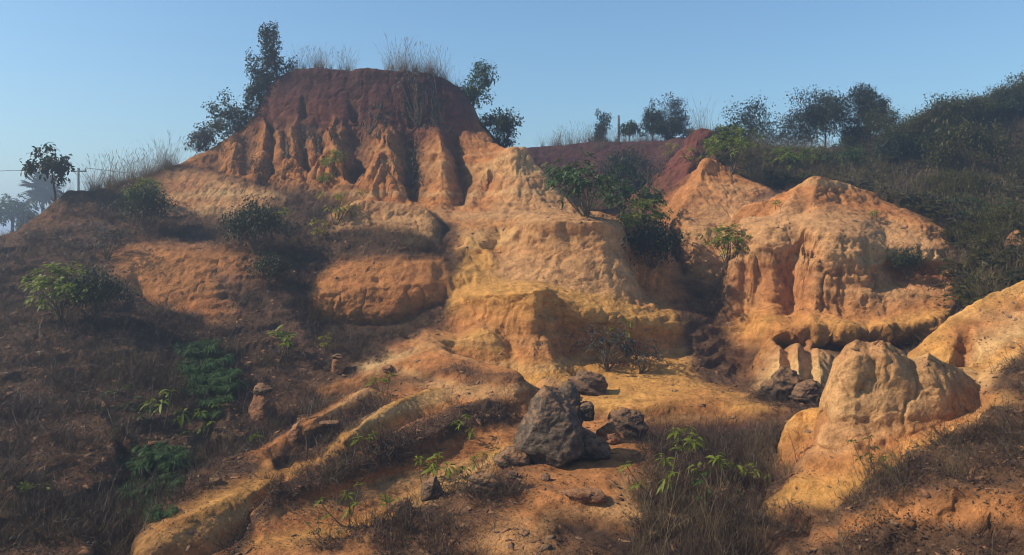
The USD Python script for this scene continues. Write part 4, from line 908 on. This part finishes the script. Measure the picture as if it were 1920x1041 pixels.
tree('pale green bush peeking over the right edge of the butte cap', 884, 215, 1.9, 2.3, 'green', 120, Y=42.3, bare=.0, lean=.25, lobes=18)
tree('dark low bush under the right shoulder of the butte', 928, 278, 2.3, 1.5, 'dark', 150, Y=41.2, bare=0.0, lean=.15, lobes=20)
tree('slender sapling with large leaves alone on the far left skyline', 104, 380, 1.5, 2.2, 'dark', 42, Y=33.2, bare=.38, lean=-.07, lobes=8, leaf=.2)
tree('small round grey-green tree left of the wooden post', 1128, 268, 1.5, 1.8, 'dark', 100, Y=54.5, bare=0.0, lobes=16)
tree('low green bush just right of the wooden post', 1180, 270, 1.3, 1.6, 'green', 70, Y=54.5, bare=.1, lobes=9)
tree('small brownish tree with flat crown between the post and the red knob', 1224, 268, 1.5, 2.6, 'autumn', 100, Y=53.5, bare=.2, lobes=14)
tree('tall thin grey bush left of the dark red knob', 1262, 266, 2.2, 2.7, 'grey', 130, Y=53, bare=0.0, lobes=20)
tree('wide low bush against the left side of the red knob', 1250, 268, 2.8, 1.4, 'dark', 150, Y=52.5, bare=.05, lobes=13)
tree('dark twiggy tree right of the dark red knob', 1408, 298, 3.8, 3.3, 'dark', 250, Y=46.5, bare=0.0, lobes=26)
tree('loose dark bush close to the right flank of the red knob', 1360, 300, 1.6, 2.1, 'dark', 110, Y=45, bare=.1, lobes=10)
tree('largest tree on the skyline with dense brown-green crown', 1548, 302, 5.0, 4.1, 'autumn', 520, Y=48.5, bare=.12, lobes=22)
tree('slim tree with tufted top right of the largest tree', 1632, 284, 2.4, 3.7, 'autumn', 190, Y=47.5, bare=.30, lobes=12)
tree('rounded brown-green bush under the slim tufted tree', 1606, 292, 1.6, 1.6, 'olive', 110, Y=46.6, bare=.1, lobes=9)
# the bush-covered hill on the right: bushes along its top and on its bank
put_n = 0
for i in range(46):
    px = 1650 + 400 * ((i * 0.618) % 1); yy = 46.2 - 3.6 * ((i * 0.377) % 1)
    x, y = xy(px, yy); g = np.array([float(x), float(y), float(height(x, y))])
    k = ('shrub_olive', 'shrub_dark', 'shrub_green', 'shrub_olive')[i % 4]
    t = thing('hill_bush', {'shrub_olive': 'olive bush in the thicket along top of the wooded hill', 'shrub_dark': 'dark bush in the thicket along top of the wooded hill', 'shrub_green': 'green bush in the thicket along top of the wooded hill'}[k],
              'bush', g - [0, 0, .2], R.uniform(0, 6.28), R.uniform(.75, 1.25), {'shrub_olive': 'olive bushes on the hill top', 'shrub_dark': 'dark bushes on the hill top', 'shrub_green': 'green bushes on the hill top'}[k])
    t.GetPrim().GetReferences().AddInternalReference(SRC[k]); t.GetPrim().SetInstanceable(True)
for i in range(40):
    px = 1660 + 330 * ((i * 0.618 + .3) % 1); yy = 27.5 + 12.5 * ((i * 0.7548 + .1) % 1)
    if px < 1700 + (36 - yy) * 12: px += 120
    x, y = xy(px, yy); g = np.array([float(x), float(y), float(height(x, y))])
    k = ('shrub_olive', 'shrub_lime', 'shrub_olive', 'shrub_green')[i % 4]
    t = thing('hill_bush', f'{dict(shrub_olive="olive", shrub_lime="yellow-green", shrub_dark="dark", shrub_green="green")[k]} bush on the slope below the red bank of the wooded hill',
              'bush', g - [0, 0, .15], R.uniform(0, 6.28), R.uniform(.45, .8) * (.7 if k == 'shrub_lime' else 1), f'{dict(shrub_olive="olive", shrub_lime="yellow-green", shrub_dark="dark", shrub_green="green")[k]} bushes on the hill slope')
    t.GetPrim().GetReferences().AddInternalReference(SRC[k]); t.GetPrim().SetInstanceable(True)

# ------------------------------------------------------------------ shrubs and saplings one can tell apart
for a in (
    ('shrub_lime', 'shrub', 'yellow-green topped shrub on the left slope below the tan strip', 'shrub', 272, 395, .95),
    ('shrub_dark', 'shrub', 'dark bushy shrub under the yellow-green topped one on the left slope', 'shrub', 268, 430, .95),
    ('shrub_grey', 'shrub', 'dusty shrub with pale leaves left of the orange patch on the slope', 'shrub', 200, 485, .85),
    ('shrub_dark', 'shrub', 'dark leafy shrub on the scrub slope above centre left', 'shrub', 478, 475, 1.05),
    ('tuft_green', 'shrub', 'bright lime sprig at right edge of the dark leafy shrub', 'shrub', 520, 425, 1.6),
    ('tuft_green', 'shrub', 'lime sprig at the top of the dark leafy shrub', 'shrub', 470, 425, 1.6),
    ('sapling_yellow', 'sapling', 'yellow-leaved sapling left of the rounded tan bench', 'sapling', 632, 420, 1.35),
    ('sapling_yellow', 'sapling', 'low yellow-leaved sapling below the tall yellow one', 'sapling', 600, 452, .9),
    ('sapling_yellow', 'sapling', 'small yellow sprig in front of the rounded tan bench', 'sapling', 660, 412, .6),
    ('shrub_lime', 'shrub', 'pale green shrub at the foot of the middle flutes', 'shrub', 628, 332, .75),
    ('shrub_lime', 'shrub', 'little lime shrub lowest between the middle flutes', 'shrub', 612, 350, .45),
    ('shrub_grey', 'shrub', 'grey-green shrub at the foot of the left flutes', 'shrub', 486, 338, .75),
    ('shrub_lime', 'shrub', 'bright yellow-green shrub alone on the dark far-left slope', 'shrub', 115, 605, 1.2),
    ('shrub_dark', 'shrub', 'dusky low shrub right of the bright one on the far-left slope', 'shrub', 180, 600, .8),
    ('tuft_green', 'shrub', 'compact bright green tuft in scrub below the orange cliff', 'shrub', 534, 672, 2.0),
    ('sapling_yellow', 'sapling', 'tiny yellow sapling right of the compact bright tuft', 'sapling', 608, 658, .55),
    ('shrub_dark', 'shrub', 'dim green shrub in the scrub above the orange cliff left end', 'shrub', 505, 535, .6),
    ('sapling_green', 'sapling', 'drooping green sapling left of pair on the lower left scrub', 'sapling', 243, 792, .75),
    ('sapling_low', 'sapling', 'drooping yellow-green sapling right of pair on the lower left scrub', 'sapling', 308, 800, 1.4),
    ('sapling_tall', 'sapling', 'thin upright sapling in shade between the two fern patches', 'sapling', 378, 832, .95),
    ('tuft_green', 'shrub', 'small lime fern-like tuft on the debris left of the slabs', 'shrub', 476, 842, .9),
    ('tuft_green', 'shrub', 'faint green sprig in the dark lower left corner', 'shrub', 62, 938, .8),
    ('tuft_green', 'shrub', 'lone yellow-green tuft on the litter slope left of the promontory', 'shrub', 716, 740, 1.25),
    ('tuft_green', 'shrub', 'yellow-green tuft on the litter crest of the long ridge', 'shrub', 686, 846, .9),
    ('sapling_low', 'sapling', 'small sapling with drooping leaves on the ridge near the grey boulder', 'sapling', 872, 818, .85),
    ('sapling_low', 'sapling', 'dark little sapling just left of the grey boulder', 'sapling', 902, 878, .62),
    ('sapling_low', 'sapling', 'thin sprig touching the left foot of the grey boulder', 'sapling', 932, 872, .5),
    ('sapling_low', 'sapling', 'broad low sapling with many yellow-green leaves behind the dark angular rock', 'sapling', 818, 912, 1.15),
    ('sapling_low', 'sapling', 'second broad sapling left of the dark angular rock', 'sapling', 792, 905, .95),
    ('tuft_green', 'shrub', 'fresh green tuft near the bottom between the ridge and path', 'shrub', 736, 966, .9),
    ('sapling_tall', 'sapling', 'tall thin sapling in front of the orange face at bottom left', 'sapling', 648, 988, .82),
    ('sapling_green', 'sapling', 'small dark sapling standing on the yellow wash', 'sapling', 600, 1012, .36),
    ('shrub_lime', 'shrub', 'dark green shrub with yellow patch right of the table-topped bluff', 'shrub', 1208, 458, 1.25),
    ('shrub_green', 'shrub', 'full green shrub higher in the valley right of the bluff', 'shrub', 1172, 425, 1.5),
    ('shrub_green', 'shrub', 'green shrub at the foot of the pale cone right side', 'shrub', 1102, 404, 1.6),
    ('tuft_green', 'shrub', 'small green shrub on the right flank of the pale cone', 'shrub', 1034, 336, 2.2),
    ('shrub_dark', 'shrub', 'dark shrub filling the valley beside the bluff', 'shrub', 1222, 512, 1.1),
    ('shrub_dark', 'shrub', 'dim shrub in front of the far red cliff', 'shrub', 1170, 372, 1.6),
    ('shrub_grey', 'shrub', 'thin dusty shrub low on the far red cliff', 'shrub', 1215, 350, 1.1),
    ('shrub_lime', 'shrub', 'bright green shrub between the rounded lump and the hoodoos', 'shrub', 1366, 498, 1.1),
    ('shrub_lime', 'shrub', 'yellow-green bush behind the red tip of the middle peak', 'shrub', 1370, 318, 1.45),
    ('sapling_yellow', 'sapling', 'yellow-green sprays leaning across the red knob', 'sapling', 1300, 318, 1.3),
    ('sapling_yellow', 'sapling', 'yellow-leaved branch on the left slope of the red knob', 'sapling', 1252, 300, 1.1),
    ('shrub_lime', 'shrub', 'yellow-green bush behind the saddle left of the tallest tan peak', 'shrub', 1470, 338, 1.2),
    ('shrub_lime', 'shrub', 'lime bush behind the tip of the tallest tan peak', 'shrub', 1512, 322, .9),
    ('shrub_green', 'shrub', 'green bush right behind the tallest tan peak', 'shrub', 1575, 336, 1.3),
    ('tuft_green', 'shrub', 'tiny green sprig on the left arm of the tallest tan peak', 'shrub', 1458, 392, .9),
    ('tuft_green', 'shrub', 'tiny sprig growing on the right shoulder of the hoodoos', 'shrub', 1640, 412, .9),
    ('shrub_olive', 'shrub', 'pale feathery bush on the hill slope at right', 'shrub', 1812, 350, 1.5),
    ('shrub_dark', 'shrub', 'dark low shrub in the hollow under the right shoulder of the hoodoos', 'shrub', 1700, 520, .55),
    ('sapling_tall', 'sapling', 'leafy sapling on brown scrub against the golden ledge', 'sapling', 1168, 655, .95),
    ('shrub_grey', 'shrub', 'grey leafless bush beside the sandy flat under the ledge', 'shrub', 1140, 690, 1.0),
    ('shrub_grey', 'shrub', 'grey dry bush right of the leafless one by the sandy flat', 'shrub', 1200, 700, .8),
    ('sapling_tall', 'sapling', 'tall forked sapling with drooping leaves right of the path', 'sapling', 1238, 945, 1.12),
    ('sapling_low', 'sapling', 'low sapling in dark brush left of the forked one top', 'sapling', 1275, 868, 1.3),
    ('sapling_low', 'sapling', 'bright leafy sapling in the dark brush at bottom right of centre', 'sapling', 1352, 925, 1.3),
    ('sapling_green', 'sapling', 'dark leafy sapling below the bright one at bottom right of centre', 'sapling', 1330, 960, .7),
    ('sapling_low', 'sapling', 'small sapling at the edge of the dark red undercut', 'sapling', 1292, 835, .8),
    ('sapling_green', 'sapling', 'green sapling at the foot of the pale pillar', 'sapling', 1635, 888, .58),
    ('sapling_low', 'sapling', 'small lime sprig right of the green sapling at the pillar foot', 'sapling', 1668, 880, .5),
    ('sapling_low', 'sapling', 'small lime sapling in brush left of the yellow lump', 'sapling', 1408, 905, .7),
): put(*a[:6], a[6] * (1.25 if a[0][:4] in ('sapl', 'tuft') else 1.1))
# ferns in the shaded gully
for i, (px, py, s) in enumerate([(372, 672, 1.2), (398, 690, 1.2), (365, 700, 1.15), (385, 716, 1.1), (412, 722, 1.1), (430, 712, .9), (398, 740, 1.1), (372, 742, .9), (405, 762, .9), (398, 785, .7), (355, 660, .9), (425, 735, .9), (385, 655, .9)]):
    put('fern_patch', 'fern', 'green fern in the upper patch in the shaded gully left of centre', 'fern', px, py, s * 1.15, group='ferns of the upper patch')
for i, (px, py, s) in enumerate([(285, 858, 1), (318, 865, 1), (262, 880, 1), (300, 890, 1.1), (335, 880, .9), (275, 910, 1), (315, 915, .9), (258, 935, .9), (290, 945, .9), (265, 968, .8), (348, 872, .7), (300, 970, .7), (255, 900, .9), (330, 860, .8)]):
    put('fern_patch', 'fern', 'green fern in the lower patch in the dark gully at lower left', 'fern', px, py, s * .95, group='ferns of the lower patch')

# ------------------------------------------------------------------ shrubs that hang on the face of the butte
PXV, PYV = V[..., 0] / V[..., 1] * FPX + 960, HZ - V[..., 2] / V[..., 1] * FPX
def face_shrub(label, poly, n, mat='grey', Yr=(33, 42.5), out=0.35, leaf=.14):
    ok = shapely.contains_xy(shapely.Polygon(poly), PXV, PYV) & (V[..., 1] > Yr[0]) & (V[..., 1] < Yr[1])
    pick = np.argwhere(ok); pick = pick[R.choice(len(pick), n)]
    p = V[pick[:, 0], pick[:, 1]]; nn = N[pick[:, 0], pick[:, 1]]
    root = p[np.argsort(p[:, 2])[:max(1, n // 8)]]
    t = thing('face_shrub', label, 'shrub', root[0]); st, fo = [], []
    for a, b in zip(p, nn):
        q = a + b * R.uniform(.08, out) + [0, 0, .1]
        fo.append(whorl(q - root[0], b + [0, 0, .3], 7, leaf, leaf * .32, .6))
        if R.random() < .4:
            r0 = root[np.argmin(np.linalg.norm(root[:, :2] - a[:2], axis=1))]; m = (r0 + a) / 2 + b * .15
            part(t, 'stem', tube(np.array([r0, (r0 + m) / 2 + b * .05, m, q]) - root[0], [.018, .015, .012, .006], 4), M['stem'], True)
    part(t, 'foliage', join(fo), M[mat], True, kind='stuff')
face_shrub('large dusty shrub hanging over the red cap of the butte', [(735,150),(770,135),(810,140),(825,190),(845,250),(820,255),(760,230),(730,190)], 130)
face_shrub('dusty creeper left of the large one across the cap base', [(690,200),(720,170),(735,220),(725,265),(690,260),(675,230)], 60)
face_shrub('dry shrub filling the groove right of the big middle flute', [(760,270),(790,270),(800,330),(800,365),(760,360),(765,320)], 60)
face_shrub('dry shrub in the groove left of the middle flute', [(565,225),(600,235),(610,290),(590,300),(560,260)], 40)
face_shrub('dry shrub at the foot of the left flutes groove', [(530,260),(560,280),(560,325),(530,320)], 35)

# ------------------------------------------------------------------ far trees, palm, poles
FG = -1.6
def far_tree(label, px, Y, w, h, z0):
    x, y = xy(px, Y); t = thing('far_tree', label, 'tree', (float(x), float(y), z0))
    part(t, 'trunk', tube(np.array([[0, 0, -.5], [0.1, 0, h * .3], [0, .1, h * .6]]), [.22, .18, .1], 7), M['bark'], True)
    k = sph(18, -.5) * R.uniform(.5, .9, (18, 1)) * [w / 2, w / 2, h * .38] + [0, 0, h * .58]; fo = []
    for s in range(420): q = k[R.integers(18)] + R.normal(size=3) * [w * .09, w * .09, h * .07]; fo.append(whorl(q, unit(q - [0, 0, h * .4]), 6, .42, .2, .3))
    part(t, 'crown', join(fo), M['green'], True, kind='stuff')
far_tree('round green tree far off at the left edge', 22, 92, 6.2, 6.0, FG)
far_tree('small hazy green tree in front of the palm base at far left', 62, 100, 3.5, 3.4, FG)
far_tree('far green tree cut by the left edge of the picture', -40, 95, 6.5, 5.5, FG)
def palm(label, px, Y, z0, ztop, r):
    x, y = xy(px, Y); t = thing('palm_tree', label, 'palm', (float(x), float(y), z0)); h = ztop - z0
    part(t, 'trunk', tube(np.array([[0, 0, -.5], [0.05, 0, h * .5], [0, 0, h]]), [.26, .22, .2], 9), M['grey_wood'], True)
    for k, d in enumerate(sph(46, -.75)):
        o = np.array([0, 0, h]); pet = o + d * r * .42; a = unit(np.cross(d, [0.2, 0.1, .95])); b = np.cross(d, a); th = np.linspace(-2.0, 2.0, 17)
        dirs = np.cos(th)[:, None] * d + np.sin(th)[:, None] * a + b * R.normal(size=(17, 1)) * .05
        part(t, 'frond', join([tube(np.array([o, (o + pet) / 2 + [0, 0, .03], pet]), .03, 4), leaves(np.repeat(pet[None], 17, 0), dirs, r * .62 * (1 - .12 * np.abs(th)), r * .10, .12)]), M['dark'], True)
palm('round-headed fan palm in blue haze on the far left', 80, 108, FG, 5.4, 3.0)
def pole(px, Y, z0, ztop):
    x, y = xy(px, Y); t = thing('utility_pole', 'grey utility pole with short crossarm on the left skyline', 'utility pole', (float(x), float(y), z0)); h = ztop - z0
    part(t, 'shaft', tube(np.array([[0, 0, -.8], [0, 0, h * .5], [0, 0, h]]), [.13, .11, .09], 10), M['concrete'], True)
    part(t, 'crossarm', tube(np.array([[-.55, .1, h - .25], [0, .1, h - .25], [.55, .1, h - .25]]), .05, 6), M['grey_wood'], True)
    for dx in (-.5, 0, .5):
        part(t, 'insulator', tube(np.array([[dx, .1, h - .2], [dx, .1, h - .1], [dx, .1, h + .02]]), [.05, .07, .03], 8), M['ceramic'], True)
    part(t, 'brace', tube(np.array([[-.4, .1, h - .25], [-.2, .09, h - .5], [0, .08, h - .75]]), .025, 5), M['grey_wood'], True)
    return np.array([float(x), float(y), ztop])
tp = pole(147, 62, FG, 4.75)
def wire(label, a, b, sag, r=.022):
    s = np.linspace(0, 1, 24)[:, None]; p = a + (b - a) * s - np.array([0, 0, 1]) * sag * 4 * s * (1 - s)
    solo('overhead_wire', tube(p, r, 5), M['wire'], label, 'wire', True)
wire('thin overhead wire running left from the utility pole', tp + [-.5, .1, .02], np.array([-92., 74, 5.2]), .5)
wire('thin overhead wire running right and down from the utility pole', tp + [.5, .1, .02], np.array([-4., 104, 5.2]), .9)
def post():
    x, y = xy(1160, 55.2); z0 = float(height(x, y)); t = thing('fence_post', 'lone wooden post on top of the far red cliff', 'post', (float(x), float(y), z0))
    part(t, 'shaft', tube(np.array([[0, 0, -.3], [.01, 0, 1.0], [0, 0, 1.95]]), [.085, .08, .07], 8), M['grey_wood'], True)
    part(t, 'rail_stub', tube(np.array([[-.09, -.05, 1.25], [.02, -.07, 1.27], [.12, -.05, 1.3]]), .03, 5), M['grey_wood'], True)
    return np.array([float(x), float(y), z0 + 1.3])
pp = post()
wire('thin wire strung right from the wooden post along the cliff top', pp, np.array([18.5, 54, 6.3]), .1, .012)

# ------------------------------------------------------------------ uncountable growth: grass, scrub, litter, stones
def instancer(name, protos, mats, pts, scales, label, cat, yaw=None, normals_=None):
    pi = UsdGeom.PointInstancer.Define(stage, '/World/' + numbered(name)); n = len(pts)
    for k, (m, mat) in enumerate(zip(protos, mats)):
        mm = usdkit.mesh(stage, f'{pi.GetPath()}/clump' + (f'_{k:03d}' if k else ''), m, mat, True); pi.CreatePrototypesRel().AddTarget(mm.GetPath())
    yaw = R.uniform(0, 2 * math.pi, n) if yaw is None else yaw
    qs = np.stack([np.cos(yaw / 2), 0 * yaw, 0 * yaw, np.sin(yaw / 2)], 1)
    if normals_ is not None:                      # tip the clump to the slope
        nz = unit(normals_); w = 1 + nz[:, 2]; t = np.stack([w, -nz[:, 1], nz[:, 0], 0 * w], 1); t = unit(t)
        a, b = t, qs
        qs = np.stack([a[:, 0] * b[:, 0] - (a[:, 1:] * b[:, 1:]).sum(1), *(a[:, 0:1] * b[:, 1:] + b[:, 0:1] * a[:, 1:] + np.cross(a[:, 1:], b[:, 1:])).T], 1)
    pi.CreatePositionsAttr(Vt.Vec3fArray.FromNumpy(np.asarray(pts, np.float32)))
    pi.CreateOrientationsAttr(Vt.QuathArray([Gf.Quath(float(q[0]), float(q[1]), float(q[2]), float(q[3])) for q in qs]))
    pi.CreateScalesAttr(Vt.Vec3fArray.FromNumpy(np.repeat(np.asarray(scales, np.float32)[:, None], 3, 1)))
    pi.CreateProtoIndicesAttr(Vt.IntArray.FromNumpy(R.integers(0, len(protos), n).astype(np.int32)))
    custom(pi.GetPrim(), label=label, category=cat, kind='stuff')
def tuft(n, h, w, spread, bend): 
    d = np.concatenate([R.normal(size=(n, 2)) * spread, np.ones((n, 1))], 1); o = np.concatenate([R.normal(size=(n, 2)) * .09, np.full((n, 1), -.05)], 1)
    return blades(o, d, h * R.uniform(.45, 1.1, n), w, bend)
def plume(n, h):
    d = np.concatenate([R.normal(size=(n, 2)) * .22, np.ones((n, 1))], 1); o = np.concatenate([R.normal(size=(n, 2)) * .08, np.full((n, 1), -.05)], 1)
    v, f = blades(o, d, h * R.uniform(.6, 1.15, n), .010, .30); tips = v.reshape(n, -1, 3)[:, -1]; prev = v.reshape(n, -1, 3)[:, -2]
    return join([(v, f), leaves(prev, tips - prev + [0, 0, .02], .16 * h, .02, .1)])
def scrub(n, h):                                  # a clump of thin branching dry twigs
    ms = []
    for s in range(n):
        a = np.array([*(R.normal(size=2) * .12), -.04]); d = np.array([*(R.normal(size=2) * .8), 1.0]); ln = h * R.uniform(.4, 1.0)
        v, f = blades(a, d, ln, .010, .35); ms.append((v, f)); c = v.reshape(-1, 3)
        m = 5; at = c[R.integers(1, 6, m)]; ms.append(blades(at, unit(d) + R.normal(size=(m, 3)) * .75, ln * R.uniform(.25, .55, m), .006, .3, 2))
    return join(ms)
def litter(n, r, size):
    a = R.uniform(0, 6.28, n); q = np.stack([np.cos(a), np.sin(a), 0 * a], 1) * (r * np.sqrt(R.uniform(0, 1, n)))[:, None] + [0, 0, .015]
    return leaves(q, np.concatenate([R.normal(size=(n, 2)), R.normal(size=(n, 1)) * .35 + .1], 1), size * R.uniform(.6, 1.3, n), size * .45, .1)
def chips(seed):
    r = np.random.default_rng(seed); p = r.normal(size=(12, 3)) * [1, .8, .38]; return trimesh.convex.convex_hull(p * .028)
ga, gb = np.gradient(V, axis=0), np.gradient(V, axis=1)
AREA = np.linalg.norm(np.cross(ga, gb), axis=-1)
def scatter(weight, n, jitter=.0):
    w = (AREA * weight).ravel(); k = R.choice(len(w), n, p=w / w.sum()); return V.reshape(-1, 3)[k] + R.normal(size=(n, 3)) * [jitter, jitter, 0], N.reshape(-1, 3)[k]
flat = np.clip((N[..., 2] - .35) * 2.2, 0, 1)
inview = (UV_ > -150) & (UV_ < 2070) & (V[..., 1] > 10)
hill = np.isin(piece, [k for k, p in enumerate(PIECES) if p[0] == 'wooded_hill'])
left = np.isin(piece, [k for k, p in enumerate(PIECES) if p[0] == 'hillside'])
near_w = 1 / np.clip(V[..., 1] / 20, .7, 2.2) ** 1.3
clump = np.clip((fbm(V, 1.25, 3, 92) - .40) * 6, 0.08, 1)
cw = clump * np.clip(COVERV - .25, 0, 1) * (.25 + flat) * inview * near_w * ~hill * (V[..., 1] < 46)
p, nn = scatter(cw, 9500)
instancer('dry_scrub', [scrub(14, .45), scrub(12, .6), scrub(16, .32), scrub(9, .85), tuft(16, .5, .009, .5, .5), scrub(12, .4)], [M['twig'], M['twig'], M['litter'], M['twig'], M['straw'], M['rusty']], p, R.uniform(.5, 1.15, len(p)), 'brown leafless twiggy scrub covering the shaded slopes and gullies', 'scrub')
p, nn = scatter((np.clip(COVERV - .12, 0, 1) + .03) * flat * inview * near_w * (V[..., 1] < 34), 9000)
instancer('leaf_litter', [litter(18, .22, .038), litter(16, .28, .046)], [M['litter']] * 2, p + [0, 0, .01], R.uniform(.7, 1.3, len(p)), 'dry brown leaf litter strewn over the crests and slopes', 'leaf litter', normals_=nn)
p, nn = scatter((np.clip(COVERV, 0, 1) * .8 + .10) * flat * inview * (V[..., 1] < 32) * near_w, 8000)
instancer('stone_chips', [chips(1), chips(2), chips(3), chips(4)], [M['stone'], M['stone'], M['rust'], M['slate']], p, R.uniform(.3, 1.0, len(p)) ** 3 * 1.7 + .3, 'small broken stones lying on the ridges, path and slopes', 'stones', normals_=nn)
p, nn = scatter(hill * inview * (V[..., 1] < 50) * np.clip(1.3 * fbm(V, .25, 2, 90) - .2, 0.05, 1), 1500)
instancer('undergrowth', [join([whorl(np.array([*(R.normal(size=2) * .3), R.uniform(.1, .5)]), [0, 0, 1], 7, .2, .07, .4) for _ in range(12)]) for _ in range(3)], [M['olive'], M['olive'], M['autumn']], p, R.uniform(.7, 1.5, len(p)), 'low tangled undergrowth covering the hill at right', 'undergrowth')
p, nn = scatter(hill * inview * (V[..., 1] < 49), 4200)
pts = [p]; sc = [R.uniform(.4, .9, len(p))]
def grass_line(px0, px1, Y0, Y1, n, s):
    px = R.uniform(px0, px1, n); y = R.uniform(Y0, Y1, n) if np.ndim(Y0) == 0 else np.interp(px, Y0, Y1) + R.normal(size=n) * .35
    x = (px - 960) * y / FPX; pts.append(np.stack([x, y, height(x, y)], 1)); sc.append(s * R.uniform(.6, 1.15, n))
grass_line(545, 672, 40.9, 42, 60, .75); grass_line(725, 838, 40.2, 41.6, 75, 1.0); grass_line(840, 880, 40.8, 42, 16, .6)
grass_line(165, 335, [130, 180, 240, 290, 345], [33.9, 34.4, 35.4, 36.9, 38.6], 90, .95); grass_line(130, 330, [130, 180, 240, 290, 345], [33.3, 33.8, 34.8, 36.3, 38.0], 60, .5)
grass_line(1030, 1120, 54.2, 55.5, 60, .9); grass_line(1110, 1260, 53, 54.5, 120, .7); grass_line(1000, 1020, 54, 54.6, 4, .8); grass_line(1290, 1345, 42, 42.6, 22, 1.0)
grass_line(1390, 1560, 41, 47, 150, .8); grass_line(1400, 1450, 37.5, 39, 40, .9); grass_line(1040, 1110, 40, 45, 60, .8); grass_line(1180, 1260, 38, 40.5, 60, .5); grass_line(1640, 1720, 33, 35, 50, .6)
grass_line(1770, 1840, 27.6, 29.5, 50, .65); grass_line(1550, 1920, 12.6, 14.5, 60, .35); grass_line(1400, 1460, 17, 20, 40, .4); grass_line(1180, 1450, 12.5, 16, 60, .45); grass_line(660, 800, 30, 31, 90, .35); grass_line(180, 360, 19, 24, 60, .5); grass_line(1190, 1440, 13, 14, 14, .8)
instancer('dry_grass', [tuft(34, 1.0, .012, .28, .35), plume(10, 1.6), plume(7, 1.9)], [M['straw']] * 3, np.concatenate(pts), np.concatenate(sc), 'dry straw-coloured grass along the skylines and on the slopes', 'grass')

# ------------------------------------------------------------------ land beyond, haze
g = 4000.0
far = trimesh.Trimesh([[-g, 67, -2.2], [g, 67, -2.2], [g, g, -2.2], [-g, g, -2.2]], [[0, 1, 2], [0, 2, 3]], process=False)
usdm = solo('far_plain', far, plain_mat('far_grass', (0.10, 0.10, 0.05), .95, .02), None, None); custom(usdm.GetPrim(), kind='structure')
nearg = trimesh.Trimesh([[-40, -30, -1.7], [40, -30, -1.7], [40, 1.5, -1.7], [-40, 1.5, -1.7], [40, 9.2, -6.4], [-40, 9.2, -6.4]], [[0, 1, 2], [0, 2, 3], [3, 2, 4], [3, 4, 5]], process=False)
usdm = solo('viewpoint_bank', nearg, M['litter'] if False else plain_mat('bank_soil', (0.13, 0.07, 0.04), .95, 3), None, None); custom(usdm.GetPrim(), kind='structure')
hz = usdkit.material(stage, '/World/Looks/haze', {'v': ('principled_volume', {'color': (0.78, 0.87, 1.0), 'density': 0.0027, 'anisotropy': 0.6})}, volume='v.volume')
box = trimesh.creation.box((2 * g + 200, g + 300, 30)); box.apply_translation([0, g / 2 - 20, 6.5])
solo('haze', box, hz, 'pale morning haze filling the air over the gully', 'haze', kind='stuff')
